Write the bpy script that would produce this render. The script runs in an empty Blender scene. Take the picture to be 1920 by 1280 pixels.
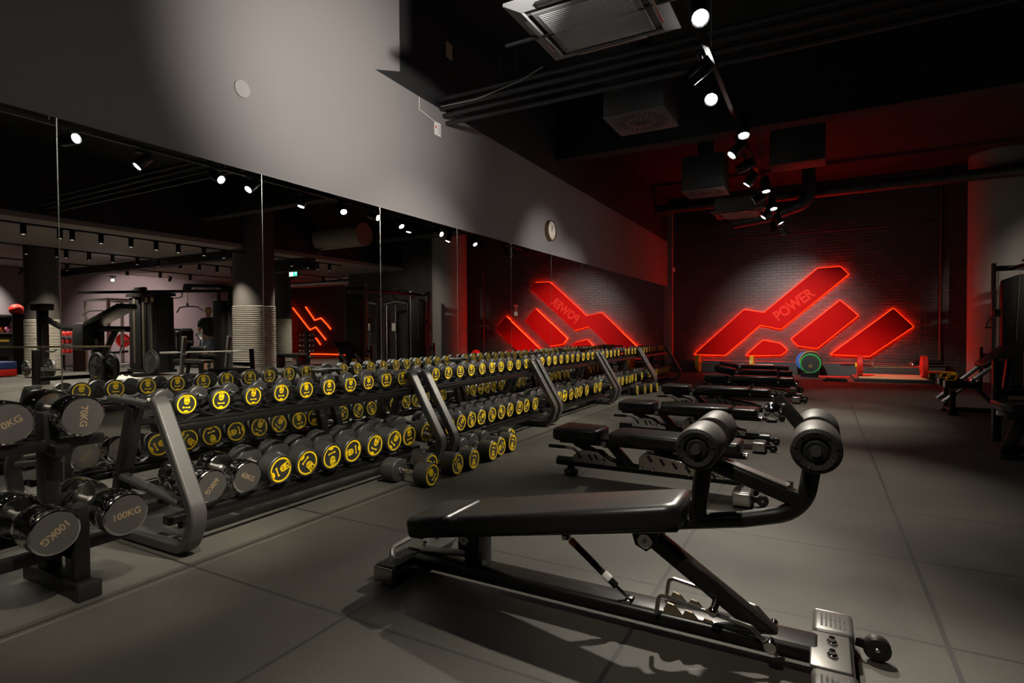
import bpy, bmesh, math, random
from mathutils import Vector, Matrix, Euler, Quaternion
R_ = random.Random(7)
PI = math.pi
SC = bpy.context.scene
COL = SC.collection

# ------------------------------------------------------------------ materials
MATS = {}
def mat(name, col, rough=.5, metal=0., spec=.5, emit=None, es=0., noise=0., nscale=40., bump=0., bscale=200., coat=0.):
    if name in MATS: return MATS[name]
    m = bpy.data.materials.new(name); m.use_nodes = True
    nt = m.node_tree; b = nt.nodes['Principled BSDF']
    b.inputs['Base Color'].default_value = (*col, 1)
    b.inputs['Roughness'].default_value = rough
    b.inputs['Metallic'].default_value = metal
    b.inputs['Specular IOR Level'].default_value = spec
    b.inputs['Coat Weight'].default_value = coat
    if emit:
        b.inputs['Emission Color'].default_value = (*emit, 1); b.inputs['Emission Strength'].default_value = es
    if noise or bump:
        tc = nt.nodes.new('ShaderNodeTexCoord')
        if noise:
            n = nt.nodes.new('ShaderNodeTexNoise'); n.inputs['Scale'].default_value = nscale; n.inputs['Detail'].default_value = 6
            nt.links.new(tc.outputs['Object'], n.inputs['Vector'])
            mx = nt.nodes.new('ShaderNodeMix'); mx.data_type = 'RGBA'
            mx.inputs['A'].default_value = (*[c*(1-noise) for c in col], 1); mx.inputs['B'].default_value = (*[min(1, c*(1+noise)) for c in col], 1)
            nt.links.new(n.outputs['Fac'], mx.inputs['Factor']); nt.links.new(mx.outputs['Result'], b.inputs['Base Color'])
        if bump:
            n2 = nt.nodes.new('ShaderNodeTexNoise'); n2.inputs['Scale'].default_value = bscale; n2.inputs['Detail'].default_value = 3
            nt.links.new(tc.outputs['Object'], n2.inputs['Vector'])
            bp = nt.nodes.new('ShaderNodeBump'); bp.inputs['Strength'].default_value = bump; bp.inputs['Distance'].default_value = .002
            nt.links.new(n2.outputs['Fac'], bp.inputs['Height']); nt.links.new(bp.outputs['Normal'], b.inputs['Normal'])
    MATS[name] = m
    return m

RUB = mat('black_rubber', (.030,.029,.027), .40, spec=.55, noise=.2, nscale=30, bump=.15, bscale=300)
YEL = mat('yellow_print', (.95,.66,.003), .5)
INK = mat('black_ink', (.012,.011,.010), .6)
CHR = mat('polished_chrome', (.84,.83,.81), .085, 1.)
CHRD = mat('satin_steel', (.55,.53,.50), .28, 1., noise=.1, nscale=120)
STEELF = mat('brushed_steel_face', (.15,.142,.132), .5, .8, noise=.12, nscale=60)
GOLDT = mat('etched_gold', (.30,.21,.12), .5, .3)
GUN = mat('gunmetal_powder_coat', (.082,.079,.075), .36, .45, bump=.05, bscale=500)
BLK = mat('black_powder_coat', (.007,.0065,.006), .3, .0, .4, bump=.05, bscale=500)
BLKM = mat('matte_black_metal', (.007,.007,.007), .55, spec=.3)
VIN = mat('black_vinyl', (.010,.0095,.009), .34, spec=.4, bump=.12, bscale=160)
FOAM = mat('foam_roller_black', (.014,.0125,.0115), .55, spec=.18, bump=.1, bscale=120)
PLS = mat('black_plastic', (.010,.010,.010), .4, spec=.4)
WHT = mat('white_plastic', (.7,.68,.64), .4)
ORG = mat('orange_band', (.65,.14,.02), .5)
RED = mat('red_rubber', (.62,.015,.008), .5)
GRN = mat('green_rubber', (.02,.33,.05), .5)
BLU = mat('blue_rubber', (.05,.16,.55), .5)
YRB = mat('mustard_rubber', (.55,.33,.02), .5)
YPL = mat('yellow_plastic', (.75,.45,.01), .4)
WOOD = mat('pale_plywood', (.62,.40,.22), .5, noise=.18, nscale=6)
GREYW = mat('grey_wall_paint', (.165,.152,.145), .75, noise=.05, nscale=1.2, bump=.05, bscale=60)
BLKW = mat('black_ceiling_paint', (.006,.006,.0065), .75, bump=.05, bscale=60)
BRWN = mat('lower_ceiling_paint', (.22,.19,.17), .8, noise=.06, nscale=1)
PURP = mat('mauve_wall_paint', (.20,.165,.17), .8, noise=.04, nscale=1)
PILG = mat('pale_pillar_paint', (.23,.215,.20), .75, noise=.05, nscale=2)
COLB = mat('dark_column_paint', (.055,.046,.042), .7, noise=.08, nscale=2)
ROPE = mat('rope_fibre', (.36,.33,.28), .85, noise=.25, nscale=60)
ACG = mat('grey_plastic_grille', (.12,.12,.12), .45)
DUCT = mat('dark_duct_paint', (.020,.020,.021), .5)
GALV = mat('galvanised_steel', (.32,.32,.30), .4, .8, noise=.2, nscale=8)
REDP = mat('red_acrylic_face', (.66,.002,.0015), .6, spec=.1, noise=.05, nscale=2)
REDL = mat('red_letter_face', (.95,.035,.02), .6, spec=.1)
LEDE = mat('red_led_edge', (.1,0,0), .5, emit=(1,.022,.002), es=9)
LED = mat('red_led_strip', (.1,0,0), .5, emit=(1,.008,.001), es=170)
NEON = mat('red_neon_tube', (.1,0,0), .5, emit=(1,.03,.004), es=7)
LENS = mat('lamp_lens', (.1,.1,.1), .4, emit=(1,.97,.92), es=110)
LENSD = mat('downlight_lens', (.3,.3,.3), .4, emit=(1,.9,.75), es=3.0)
LENSK = mat('reflector_ring', (.75,.76,.8), .2, 1.)
TUBE = mat('fluorescent_tube', (.5,.5,.5), .5, emit=(1,.95,.88), es=9)
EXITG = mat('exit_sign_green', (.02,.3,.2), .5, emit=(.06,.75,.55), es=1.5)
EXITW = mat('exit_sign_white', (.6,.7,.7), .5, emit=(.7,1,.95), es=2.2)
SKIN = mat('skin', (.55,.29,.18), .5)
HAIR = mat('fair_hair', (.42,.25,.11), .6, noise=.3, nscale=80)
TEE = mat('charcoal_cotton', (.014,.017,.017), .8, bump=.1, bscale=90)
SHORT = mat('blue_grey_cotton', (.14,.17,.22), .8, bump=.1, bscale=90)
TOWW = mat('cream_terry', (.55,.50,.42), .9, bump=.4, bscale=120)
TOWB = mat('blue_terry', (.06,.20,.50), .9, bump=.4, bscale=120)
SCRN = mat('lit_screen', (.02,.02,.02), .3, emit=(1,.25,.02), es=1.2)
GLOW = mat('white_print', (.55,.54,.5), .5)
COPT = mat('worn_tube_steel', (.30,.27,.24), .3, .9, noise=.15, nscale=40)
CORD = mat('cable_sheath', (.25,.16,.10), .5)

def floor_mat():
    m = bpy.data.materials.new('rubber_floor_tiles'); m.use_nodes = True; nt = m.node_tree; b = nt.nodes['Principled BSDF']
    N = nt.nodes.new; Lk = nt.links.new
    tc = N('ShaderNodeTexCoord'); sp = N('ShaderNodeSeparateXYZ'); Lk(tc.outputs['Object'], sp.inputs[0])
    def math_(op, a, v=None, c=None):
        n = N('ShaderNodeMath'); n.operation = op
        for i, q in enumerate((a, v, c)):
            if q is None: continue
            if isinstance(q, (int, float)): n.inputs[i].default_value = q
            else: Lk(q, n.inputs[i])
        return n.outputs[0]
    def seam(o, off, step, w):
        t = math_('DIVIDE', math_('SUBTRACT', o, off), step)
        f = math_('FRACT', t); d = math_('MULTIPLY', math_('MINIMUM', f, math_('SUBTRACT', 1.0, f)), step)
        return math_('LESS_THAN', d, w)
    wob = N('ShaderNodeTexNoise'); wob.inputs['Scale'].default_value = 1.3; Lk(tc.outputs['Object'], wob.inputs['Vector'])
    wv = math_('MULTIPLY', math_('SUBTRACT', wob.outputs['Fac'], .5), .012)
    sx = seam(math_('ADD', sp.outputs['X'], wv), 1.04, .978, .0085); sy = seam(math_('ADD', sp.outputs['Y'], wv), 1.54, .815, .007)
    s = math_('MAXIMUM', sx, sy)
    n1 = N('ShaderNodeTexNoise'); n1.inputs['Scale'].default_value = 170; n1.inputs['Detail'].default_value = 4; Lk(tc.outputs['Object'], n1.inputs['Vector'])
    n2 = N('ShaderNodeTexNoise'); n2.inputs['Scale'].default_value = 1.6; n2.inputs['Detail'].default_value = 5; Lk(tc.outputs['Object'], n2.inputs['Vector'])
    k = math_('ADD', math_('MULTIPLY', n1.outputs['Fac'], 1.7), math_('MULTIPLY', n2.outputs['Fac'], 1.3))
    k = math_('ADD', k, -.5)
    left = math_('LESS_THAN', sp.outputs['X'], 1.0)
    base = N('ShaderNodeMix'); base.data_type = 'RGBA'; base.inputs['A'].default_value = (.036,.0335,.0275,1); base.inputs['B'].default_value = (.058,.055,.046,1); Lk(left, base.inputs['Factor'])
    mul = N('ShaderNodeMix'); mul.data_type = 'RGBA'; mul.blend_type = 'MULTIPLY'; mul.inputs['Factor'].default_value = 1
    cb = N('ShaderNodeCombineColor'); [Lk(k, cb.inputs[i]) for i in range(3)]
    Lk(base.outputs['Result'], mul.inputs['A']); Lk(cb.outputs[0], mul.inputs['B'])
    fin = N('ShaderNodeMix'); fin.data_type = 'RGBA'; fin.inputs['B'].default_value = (.012,.011,.010,1)
    Lk(mul.outputs['Result'], fin.inputs['A']); Lk(math_('MULTIPLY', s, .97), fin.inputs['Factor'])
    # scuffed chalky line along the rack strip
    nz = N('ShaderNodeTexNoise'); nz.inputs['Scale'].default_value = 2.2; Lk(tc.outputs['Object'], nz.inputs['Vector'])
    ln = math_('LESS_THAN', math_('ABSOLUTE', math_('SUBTRACT', math_('ADD', sp.outputs['X'], math_('MULTIPLY', wv, 2.0)), 1.075)), .006)
    ln = math_('MULTIPLY', ln, math_('MULTIPLY', nz.outputs['Fac'], .5))
    ln2 = math_('LESS_THAN', math_('ABSOLUTE', math_('SUBTRACT', sp.outputs['X'], 4.965)), .003)
    ln = math_('MAXIMUM', ln, math_('MULTIPLY', ln2, .35))
    ch = N('ShaderNodeMix'); ch.data_type = 'RGBA'; ch.inputs['B'].default_value = (.20,.19,.16,1)
    Lk(fin.outputs['Result'], ch.inputs['A']); Lk(ln, ch.inputs['Factor']); Lk(ch.outputs['Result'], b.inputs['Base Color'])
    b.inputs['Roughness'].default_value = .62; b.inputs['Specular IOR Level'].default_value = .35
    bp = N('ShaderNodeBump'); bp.inputs['Strength'].default_value = .35; bp.inputs['Distance'].default_value = .002
    hh = math_('SUBTRACT', n1.outputs['Fac'], math_('MULTIPLY', s, 2.0)); Lk(hh, bp.inputs['Height']); Lk(bp.outputs['Normal'], b.inputs['Normal'])
    return m

def brick_mat(name, c1, c2, cm, rough=.5):
    m = bpy.data.materials.new(name); m.use_nodes = True; nt = m.node_tree; b = nt.nodes['Principled BSDF']
    N = nt.nodes.new; Lk = nt.links.new
    tc = N('ShaderNodeTexCoord'); mp = N('ShaderNodeMapping'); mp.inputs['Rotation'].default_value = (PI/2, 0, 0)
    Lk(tc.outputs['Object'], mp.inputs['Vector'])
    br = N('ShaderNodeTexBrick'); br.inputs['Scale'].default_value = 1
    br.inputs['Brick Width'].default_value = .25; br.inputs['Row Height'].default_value = .075; br.inputs['Mortar Size'].default_value = .008
    br.inputs['Mortar Smooth'].default_value = .4
    br.inputs['Color1'].default_value = (*c1,1); br.inputs['Color2'].default_value = (*c2,1); br.inputs['Mortar'].default_value = (*cm,1)
    Lk(mp.outputs[0], br.inputs['Vector']); Lk(br.outputs['Color'], b.inputs['Base Color'])
    no = N('ShaderNodeTexNoise'); no.inputs['Scale'].default_value = 30; Lk(tc.outputs['Object'], no.inputs['Vector'])
    ad = N('ShaderNodeMath'); ad.operation = 'MULTIPLY_ADD'; ad.inputs[1].default_value = -1.0; Lk(br.outputs['Fac'], ad.inputs[0])
    ml = N('ShaderNodeMath'); ml.operation = 'MULTIPLY'; ml.inputs[1].default_value = .5; Lk(no.outputs['Fac'], ml.inputs[0]); Lk(ml.outputs[0], ad.inputs[2])
    bp = N('ShaderNodeBump'); bp.inputs['Strength'].default_value = .9; bp.inputs['Distance'].default_value = .012
    Lk(ad.outputs[0], bp.inputs['Height']); Lk(bp.outputs['Normal'], b.inputs['Normal'])
    b.inputs['Roughness'].default_value = rough
    return m
FLOORM = floor_mat()
BRICK = brick_mat('black_painted_brick', (.052,.048,.046), (.036,.034,.033), (.022,.021,.021), .42)

# ------------------------------------------------------------------ mesh helpers
def V(*a): return Vector(a)
class MB:
    def __init__(s): s.bm = bmesh.new(); s.mats = []; s.cur = 0
    def use(s, m):
        if m not in s.mats: s.mats.append(m)
        s.cur = s.mats.index(m); return s
    def _f(s, vs):
        try: f = s.bm.faces.new(vs)
        except ValueError: return None
        f.material_index = s.cur; return f
    def merge(s, bm2, M=None):
        mp = {}
        for v in bm2.verts: mp[v] = s.bm.verts.new(M @ v.co if M else v.co)
        for f in bm2.faces: s._f([mp[v] for v in f.verts])
        bm2.free(); return s
    def box(s, c, d, r=0., seg=2, M=None):
        b = bmesh.new(); bmesh.ops.create_cube(b, size=1)
        for v in b.verts: v.co = Vector((v.co.x*d[0], v.co.y*d[1], v.co.z*d[2]))
        if r > 0: bmesh.ops.bevel(b, geom=b.edges[:]+b.verts[:], offset=min(r, min(d)*.49), segments=seg, profile=.5, affect='EDGES')
        T = Matrix.Translation(Vector(c)); T = T @ M if M else T
        return s.merge(b, T)
    def bx(s, x0, x1, y0, y1, z0, z1, r=0., seg=2):
        return s.box(((x0+x1)/2,(y0+y1)/2,(z0+z1)/2), (abs(x1-x0),abs(y1-y0),abs(z1-z0)), r, seg)
    def bar(s, p0, p1, w, h, r=.006, up=(0,0,1), seg=2):
        p0 = Vector(p0); p1 = Vector(p1); d = p1-p0; L = d.length; x = d.normalized(); u = Vector(up)
        if abs(x.dot(u)) > .98: u = Vector((0,1,0))
        y = u.cross(x).normalized(); z = x.cross(y)
        M = Matrix((x, y, z)).transposed().to_4x4()
        return s.box((p0+p1)/2, (L, w, h), r, seg, M)
    def tube(s, pts, r, seg=12, cap=True, fil=0., fseg=6):
        pts = [Vector(p) for p in pts]
        if fil: pts = fillet(pts, fil, fseg)
        n = len(pts); rings = []; prev = None
        for i, p in enumerate(pts):
            t = ((pts[i+1]-p) if i < n-1 else (p-pts[i-1])).normalized()
            if 0 < i < n-1: t = ((pts[i+1]-p).normalized()+(p-pts[i-1]).normalized()).normalized()
            if prev is None:
                a = Vector((0,0,1)) if abs(t.z) < .9 else Vector((1,0,0)); prev = t.cross(a).normalized()
            nrm = (prev - t*prev.dot(t)).normalized(); prev = nrm; bn = t.cross(nrm)
            rr = r[i] if isinstance(r, (list, tuple)) else r
            rings.append([s.bm.verts.new(p + (nrm*math.cos(a)+bn*math.sin(a))*rr) for a in [2*PI*k/seg for k in range(seg)]])
        for i in range(n-1):
            for k in range(seg): s._f([rings[i][k], rings[i][(k+1)%seg], rings[i+1][(k+1)%seg], rings[i+1][k]])
        if cap: s._f(rings[0][::-1]); s._f(rings[-1])
        return s
    def lathe(s, prof, o=(0,0,0), ax='z', seg=24):
        """prof: list of (r, h) along axis"""
        o = Vector(o); rings = []
        E = {'x': (V(1,0,0),V(0,1,0),V(0,0,1)), 'y': (V(0,1,0),V(0,0,1),V(1,0,0)), 'z': (V(0,0,1),V(1,0,0),V(0,1,0))}[ax] if isinstance(ax, str) else ax
        for r, h in prof:
            if r <= 1e-6: rings.append([s.bm.verts.new(o+E[0]*h)])
            else: rings.append([s.bm.verts.new(o+E[0]*h+(E[1]*math.cos(2*PI*k/seg)+E[2]*math.sin(2*PI*k/seg))*r) for k in range(seg)])
        for a, b in zip(rings, rings[1:]):
            for k in range(seg):
                k2 = (k+1) % seg
                if len(a) == 1 and len(b) == 1: continue
                if len(a) == 1: s._f([a[0], b[k2], b[k]][::-1])
                elif len(b) == 1: s._f([a[k], a[k2], b[0]])
                else: s._f([a[k], a[k2], b[k2], b[k]])
        return s
    def cyl(s, p0, p1, r, seg=20, ch=.0):
        p0 = Vector(p0); p1 = Vector(p1); d = p1-p0; L = d.length; x = d.normalized()
        a = V(0,0,1) if abs(x.z) < .9 else V(1,0,0); y = x.cross(a).normalized(); z = x.cross(y)
        pr = [(0,0),(r-ch,0),(r,ch),(r,L-ch),(r-ch,L),(0,L)] if ch else [(0,0),(r,0),(r,L),(0,L)]
        return s.lathe(pr, p0, (x,y,z), seg)
    def sph(s, c, r, seg=16, sc=(1,1,1)):
        b = bmesh.new(); bmesh.ops.create_uvsphere(b, u_segments=seg, v_segments=max(6, seg//2), radius=1)
        return s.merge(b, Matrix.Translation(Vector(c)) @ Matrix.Diagonal((r*sc[0], r*sc[1], r*sc[2], 1)))
    def prism(s, poly, lo, hi, plane='xz', r=0):
        """extrude a 2D polygon; plane xz extrudes along y, xy along z, yz along x"""
        f = {'xz': lambda a,b,t: (a,t,b), 'xy': lambda a,b,t: (a,b,t), 'yz': lambda a,b,t: (t,a,b)}[plane]
        A = [s.bm.verts.new(f(a,b,lo)) for a,b in poly]; B = [s.bm.verts.new(f(a,b,hi)) for a,b in poly]
        n = len(poly)
        s._f(A[::-1]); s._f(B)
        for i in range(n): s._f([A[i], A[(i+1)%n], B[(i+1)%n], B[i]])
        return s
    def ribbon(s, pts, th, lo, hi, plane='xz', fil=0., fseg=6):
        """flat bar following a 2D path, th thick in plane, lo..hi across"""
        P = [Vector((a,0,b)) for a,b in pts]
        if fil: P = fillet(P, fil, fseg)
        P = [Vector((p.x,p.z)) for p in P]; L = []; Rr = []
        for i, p in enumerate(P):
            if i == 0: t = (P[1]-p).normalized(); k = 1
            elif i == len(P)-1: t = (p-P[i-1]).normalized(); k = 1
            else:
                t1 = (p-P[i-1]).normalized(); t2 = (P[i+1]-p).normalized(); t = (t1+t2).normalized(); k = 1/max(.3, t.dot(t1))
            nn = Vector((-t.y, t.x))*th/2*k; L.append(p+nn); Rr.append(p-nn)
        return s.prism([tuple(p) for p in L]+[tuple(p) for p in Rr[::-1]], lo, hi, plane)
    def build(s, name, m=None, parent=None, loc=None, smooth=True, bevel=0., ang=35):
        bmesh.ops.recalc_face_normals(s.bm, faces=s.bm.faces[:])
        me = bpy.data.meshes.new(name); s.bm.to_mesh(me); s.bm.free()
        if m is not None and not s.mats: me.materials.append(m)
        for q in s.mats: me.materials.append(q)
        if smooth:
            me.polygons.foreach_set('use_smooth', [True]*len(me.polygons)); me.set_sharp_from_angle(angle=math.radians(ang))
        return link(name, me, parent, loc, bevel)
def link(name, me, parent=None, loc=None, bevel=0.):
    o = bpy.data.objects.new(name, me); COL.objects.link(o)
    if parent is not None: o.parent = parent
    if loc is not None: o.location = loc
    if bevel:
        b = o.modifiers.new('bevel', 'BEVEL'); b.width = bevel; b.segments = 2; b.limit_method = 'ANGLE'
    return o
def fillet(P, r, n=6):
    out = [P[0]]
    for a, b, c in zip(P, P[1:], P[2:]):
        u = (a-b); v = (c-b); lu = u.length; lv = v.length; u.normalize(); v.normalize()
        ang = u.angle(v)
        if ang > 3.1: out.append(b); continue
        d = min(r/math.tan(ang/2), lu*.48, lv*.48); rr = d*math.tan(ang/2)
        p0 = b+u*d; p1 = b+v*d; cen = b+(u+v).normalized()*(rr/math.sin(ang/2))
        a0 = p0-cen; a1 = p1-cen; th = a0.angle(a1)
        for k in range(n+1):
            t = k/n; out.append(cen+(a0*math.sin((1-t)*th)+a1*math.sin(t*th))/math.sin(th))
    out.append(P[-1]); return out
def tag(o, label, cat, group=None, kind=None):
    if label: o['label'] = label
    if cat: o['category'] = cat
    if group: o['group'] = group
    if kind: o['kind'] = kind
    return o
def thing(name, label, cat, loc=(0,0,0), rz=0, group=None):
    o = bpy.data.objects.new(name, None); COL.objects.link(o); o.empty_display_size = .05
    o.location = loc; o.rotation_euler = (0,0,rz)
    return tag(o, label, cat, group)
def struct(o): o['kind'] = 'structure'; return o
def dup(root, parent=None):
    c = root.copy(); COL.objects.link(c)
    if parent is not None: c.parent = parent
    for ch in list(root.children): dup(ch, c)
    return c
ORD = ['first','second','third','fourth','fifth','sixth','seventh','eighth','ninth','tenth','eleventh','twelfth','thirteenth','fourteenth','fifteenth','sixteenth','seventeenth','eighteenth']
TXT = {}
def text_mesh(t, size, ext=.0, bold=0.):
    k = (t, size, ext, bold)
    if k in TXT: return TXT[k]
    cu = bpy.data.curves.new('lettering', 'FONT'); cu.body = t; cu.size = size; cu.extrude = ext; cu.offset = bold
    cu.align_x = 'CENTER'; cu.align_y = 'CENTER'; cu.resolution_u = 3
    ob = bpy.data.objects.new('lettering', cu); COL.objects.link(ob)
    dg = bpy.context.evaluated_depsgraph_get(); me = bpy.data.meshes.new_from_object(ob.evaluated_get(dg))
    bpy.data.objects.remove(ob); bpy.data.curves.remove(cu); TXT[k] = me
    return me
def text_part(name, t, size, m, parent, M, ext=.0005, bold=0.):
    me = text_mesh(t, size, ext, bold)
    if not me.materials: me.materials.append(m)
    o = link(name, me, parent); o.matrix_local = M; return o
# frames for text: columns are right, up, normal
def frame(right, up, nrm, o): return Matrix(((right[0],up[0],nrm[0],o[0]),(right[1],up[1],nrm[1],o[1]),(right[2],up[2],nrm[2],o[2]),(0,0,0,1)))

# ------------------------------------------------------------------ setting
def setting():
    b = MB(); b.bx(-.2, 19.2, -3.2, 19, -.1, 0); struct(b.build('floor', FLOORM, smooth=False))
    b = MB().use(GREYW)
    b.prism([(-3.2,0),(15.5,0),(15.5,3.43),(4.6,3.475),(3.96,3.49),(4.31,3.61),(4.31,4.6),(-3.2,4.6)], -.16, -.012, 'yz')
    b.use(BLKW); b.prism([(3.96,3.49),(4.6,3.475),(15.5,3.43),(15.5,4.6),(4.31,4.6),(4.31,3.61)], -.16, -.012, 'yz')
    struct(b.build('wall_left', smooth=False))
    b = MB(); b.bx(-.16, 11.75, 15.35, 15.5, 0, 4.6); struct(b.build('wall_back', BRICK, smooth=False))
    b = MB(); b.bx(11.6, 11.75, 15.5, 18.4, 0, 3.3); struct(b.build('wall_return', GREYW, smooth=False))
    b = MB(); b.bx(11.6, 19.2, 18.4, 18.55, 0, 3.3); struct(b.build('wall_far', mat('dark_far_wall', (.035,.03,.03), .7), smooth=False))
    b = MB(); b.bx(18.7, 18.85, -3.2, 18.4, 0, 3.3); struct(b.build('wall_right', PURP, smooth=False))
    b = MB(); b.bx(-.16, 19, -3.2, -3.05, 0, 4.6); struct(b.build('wall_near', BLKW, smooth=False))
    b = MB().use(BLKW); b.bx(-.16, 9.32, -3.2, 15.5, 4.6, 4.75)
    b.use(BLKW).bx(9.2, 9.32, -3.2, 15.5, 3.3, 4.6); b.use(BRWN).bx(9.2, 19, -3.2, 18.6, 3.2, 3.3)
    struct(b.build('ceiling', smooth=False))
    b = MB(); b.bx(.14, 5.95, 15.05, 15.35, 0, .285, .004, 1); struct(b.build('trim_1', mat('plinth_paint', (.05,.047,.046), .5)))
    b = MB(); b.bx(-.012, .11, 15.2, 15.35, 0, 4.3); struct(b.build('trim_2', GREYW, smooth=False))
    b = MB(); b.bx(-.012, .004, -1.5, 15.33, 0, .045); struct(b.build('baseboard_left', BLKM, smooth=False))
    # beams and ducts under the black ceiling
    b = MB(); b.bx(.0, 9.2, 8.0, 8.25, 3.72, 4.6); struct(b.build('trim_3', BLKW, smooth=False))
    # lower ceiling edge rib seen in the mirror
    b = MB(); b.bx(9.2, 18.7, 9.2, 9.5, 2.98, 3.2); struct(b.build('trim_4', BLKW, smooth=False))
    b = MB(); b.bx(9.2, 12.4, 11.2, 11.5, 2.86, 3.2); struct(b.build('trim_5', BLKW, smooth=False))
setting()

def mirrors():
    mm = bpy.data.materials.new('mirror_glass'); mm.use_nodes = True; bb = mm.node_tree.nodes['Principled BSDF']
    bb.inputs['Base Color'].default_value = (.80,.80,.78,1); bb.inputs['Metallic'].default_value = 1; bb.inputs['Roughness'].default_value = 0.0
    st = 1.2587; b = MB(); b.bx(-.010, 0, -st/2+.0035, st/2-.0035, .05, 2.233)
    proto = b.build('mirror_panel', mm, smooth=False)
    b = MB(); b.cyl((-.004,-st/2,.05),(-.004,-st/2,2.233),.0045,12); b.build('glint_strip', mat('satin_glint_strip', (.60,.60,.56), .22, 1.), proto)  # steel strip added in each joint so the seam shows lamp glints
    names = ['frameless mirror panel behind the chrome dumbbells at the left edge of the photo',
             'frameless mirror panel behind the near end of the first long rack',
             'frameless mirror panel reflecting the rope-wrapped column',
             'frameless mirror panel reflecting the dark weight tower and tilted pad',
             'frameless mirror panel reflecting the brick wall and pale pillar',
             'frameless mirror panel whose edge splits the reflected low red sign block',
             'frameless mirror panel under the round wall clock, reflecting the tip of the red sign']
    for i in range(-2, 12):
        o = proto if i == -2 else dup(proto)
        y0 = 1.479+(i-.5)*st
        o.location = (0, y0, 0); o.rotation_euler = (0, 0, math.radians(R_.uniform(-.05,.05)) if i > 2 else 0)
        k = i+2
        if k < 2: lab = ['frameless mirror panel beside the camera, outside the left edge of the photo','frameless mirror panel just left of the photo frame beside the chrome dumbbell rack'][k]
        elif k-2 < 7: lab = names[k-2]
        else: lab = 'tall frameless mirror panel, %s from the far corner by the red sign' % ['nearest','second','third','fourth','fifth'][11-i]
        tag(o, lab, 'mirror', 'mirror panels along the left wall')
mirrors()
# ------------------------------------------------------------------ dumbbells
EMB = {}
def emblem_mesh():
    if 'e' in EMB: return EMB['e']
    b = MB(); bm = b.bm
    def poly(pts): 
        b._f([bm.verts.new((u, v, 0)) for u, v in pts])
    n = 56
    for k in range(n):            # ring
        a0 = 2*PI*k/n; a1 = 2*PI*(k+1)/n
        poly([(.76*math.cos(a0),.76*math.sin(a0)),(.88*math.cos(a0),.88*math.sin(a0)),(.88*math.cos(a1),.88*math.sin(a1)),(.76*math.cos(a1),.76*math.sin(a1))])
    w = .27                       # tab at the top with a rounded lower end
    top = [(w*math.cos(a)*-1*-1, .86) for a in (0,)]
    pts = [(-w,.80),(-w,.22)]+[(-w*math.cos(PI*k/10), .22-w*math.sin(PI*k/10)) for k in range(1,10)]+[(w,.22),(w,.80)]
    poly(pts[::-1] if False else pts)
    poly([(-w,.80)]+[(w,.80)]+[( .88*math.sin(t), .88*math.cos(t)) for t in (.30,.15,0,-.15,-.30)])
    c = [(.29*math.cos(PI*k/12), -.84+.29*math.sin(PI*k/12)) for k in range(13)]   # half disc at the bottom
    poly(c+[(-.24,-.84),(-.12,-.87),(0,-.88),(.12,-.87),(.24,-.84)])
    poly([(-.36,-.34),(-.30,-.40),(-.22,-.36),(.22,-.36),(.30,-.40),(.36,-.34),(.36,-.24),(.30,-.19),(.22,-.26),(-.22,-.26),(-.30,-.19),(-.36,-.24)])
    me = bpy.data.meshes.new('disc_print'); bmesh.ops.recalc_face_normals(bm, faces=bm.faces[:]); bm.to_mesh(me); bm.free(); me.materials.append(YEL)
    EMB['e'] = me; return me
DB = {}
def db_meshes(kind, R, hl, gl):
    k = (kind, R, hl, gl)
    if k in DB: return DB[k]
    out = {}
    L = gl/2
    if kind == 'rubber':
        b = MB(); c = .006
        b.lathe([(0,0),(.03,0),(R-c-.004,.001),(R-.002,c),(R,c+.004),(R,hl-c),(R-c*.5,hl-c*.3),(R-c,hl),(R*.93,hl),(R*.92,hl-.0025),(0,hl-.0025)], ax='x', seg=40)
        o = b.build('head', RUB); out['head'] = o.data; bpy.data.objects.remove(o)
        b = MB(); gr = .0145
        b.lathe([(0,-L),(.022,-L),(.022,-L+.014),(.018,-L+.02),(gr,-L+.022)]+[(gr+(.0006 if j%2 else 0), -L+.022+(gl-.044)*j/30) for j in range(31)]+[(gr,L-.022),(.018,L-.02),(.022,L-.014),(.022,L),(0,L)], ax='x', seg=20)
        o = b.build('handle', CHR); out['handle'] = o.data; bpy.data.objects.remove(o)
    else:
        b = MB(); c = .003
        pr = [(0,0),(.05,0),(R-.008,0),(R-.004,.004),(R-.003,.008)]
        for q in (.30,.62): pr += [(R,hl*q-.004),(R-.002,hl*q-.001),(R-.002,hl*q+.001),(R,hl*q+.004)]
        pr += [(R,hl-.008),(R-.001,hl-.005),(R-.004,hl-.002),(R-.009,hl),(R-.010,hl)]
        b.use(CHR).lathe(pr, ax='x', seg=56)
        b.use(STEELF).lathe([(R-.010,hl),(0,hl+.0005)], ax='x', seg=56)
        o = b.build('head', ang=20); out['head'] = o.data; bpy.data.objects.remove(o)
        b = MB(); b.lathe([(0,-L),(.024,-L),(.024,-L+.01),(.017,-L+.018),(.016,0),(.017,L-.018),(.024,L-.01),(.024,L),(0,L)], ax='x', seg=24)
        o = b.build('handle', CHRD); out['handle'] = o.data; bpy.data.objects.remove(o)
    DB[k] = out; return out
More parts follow.
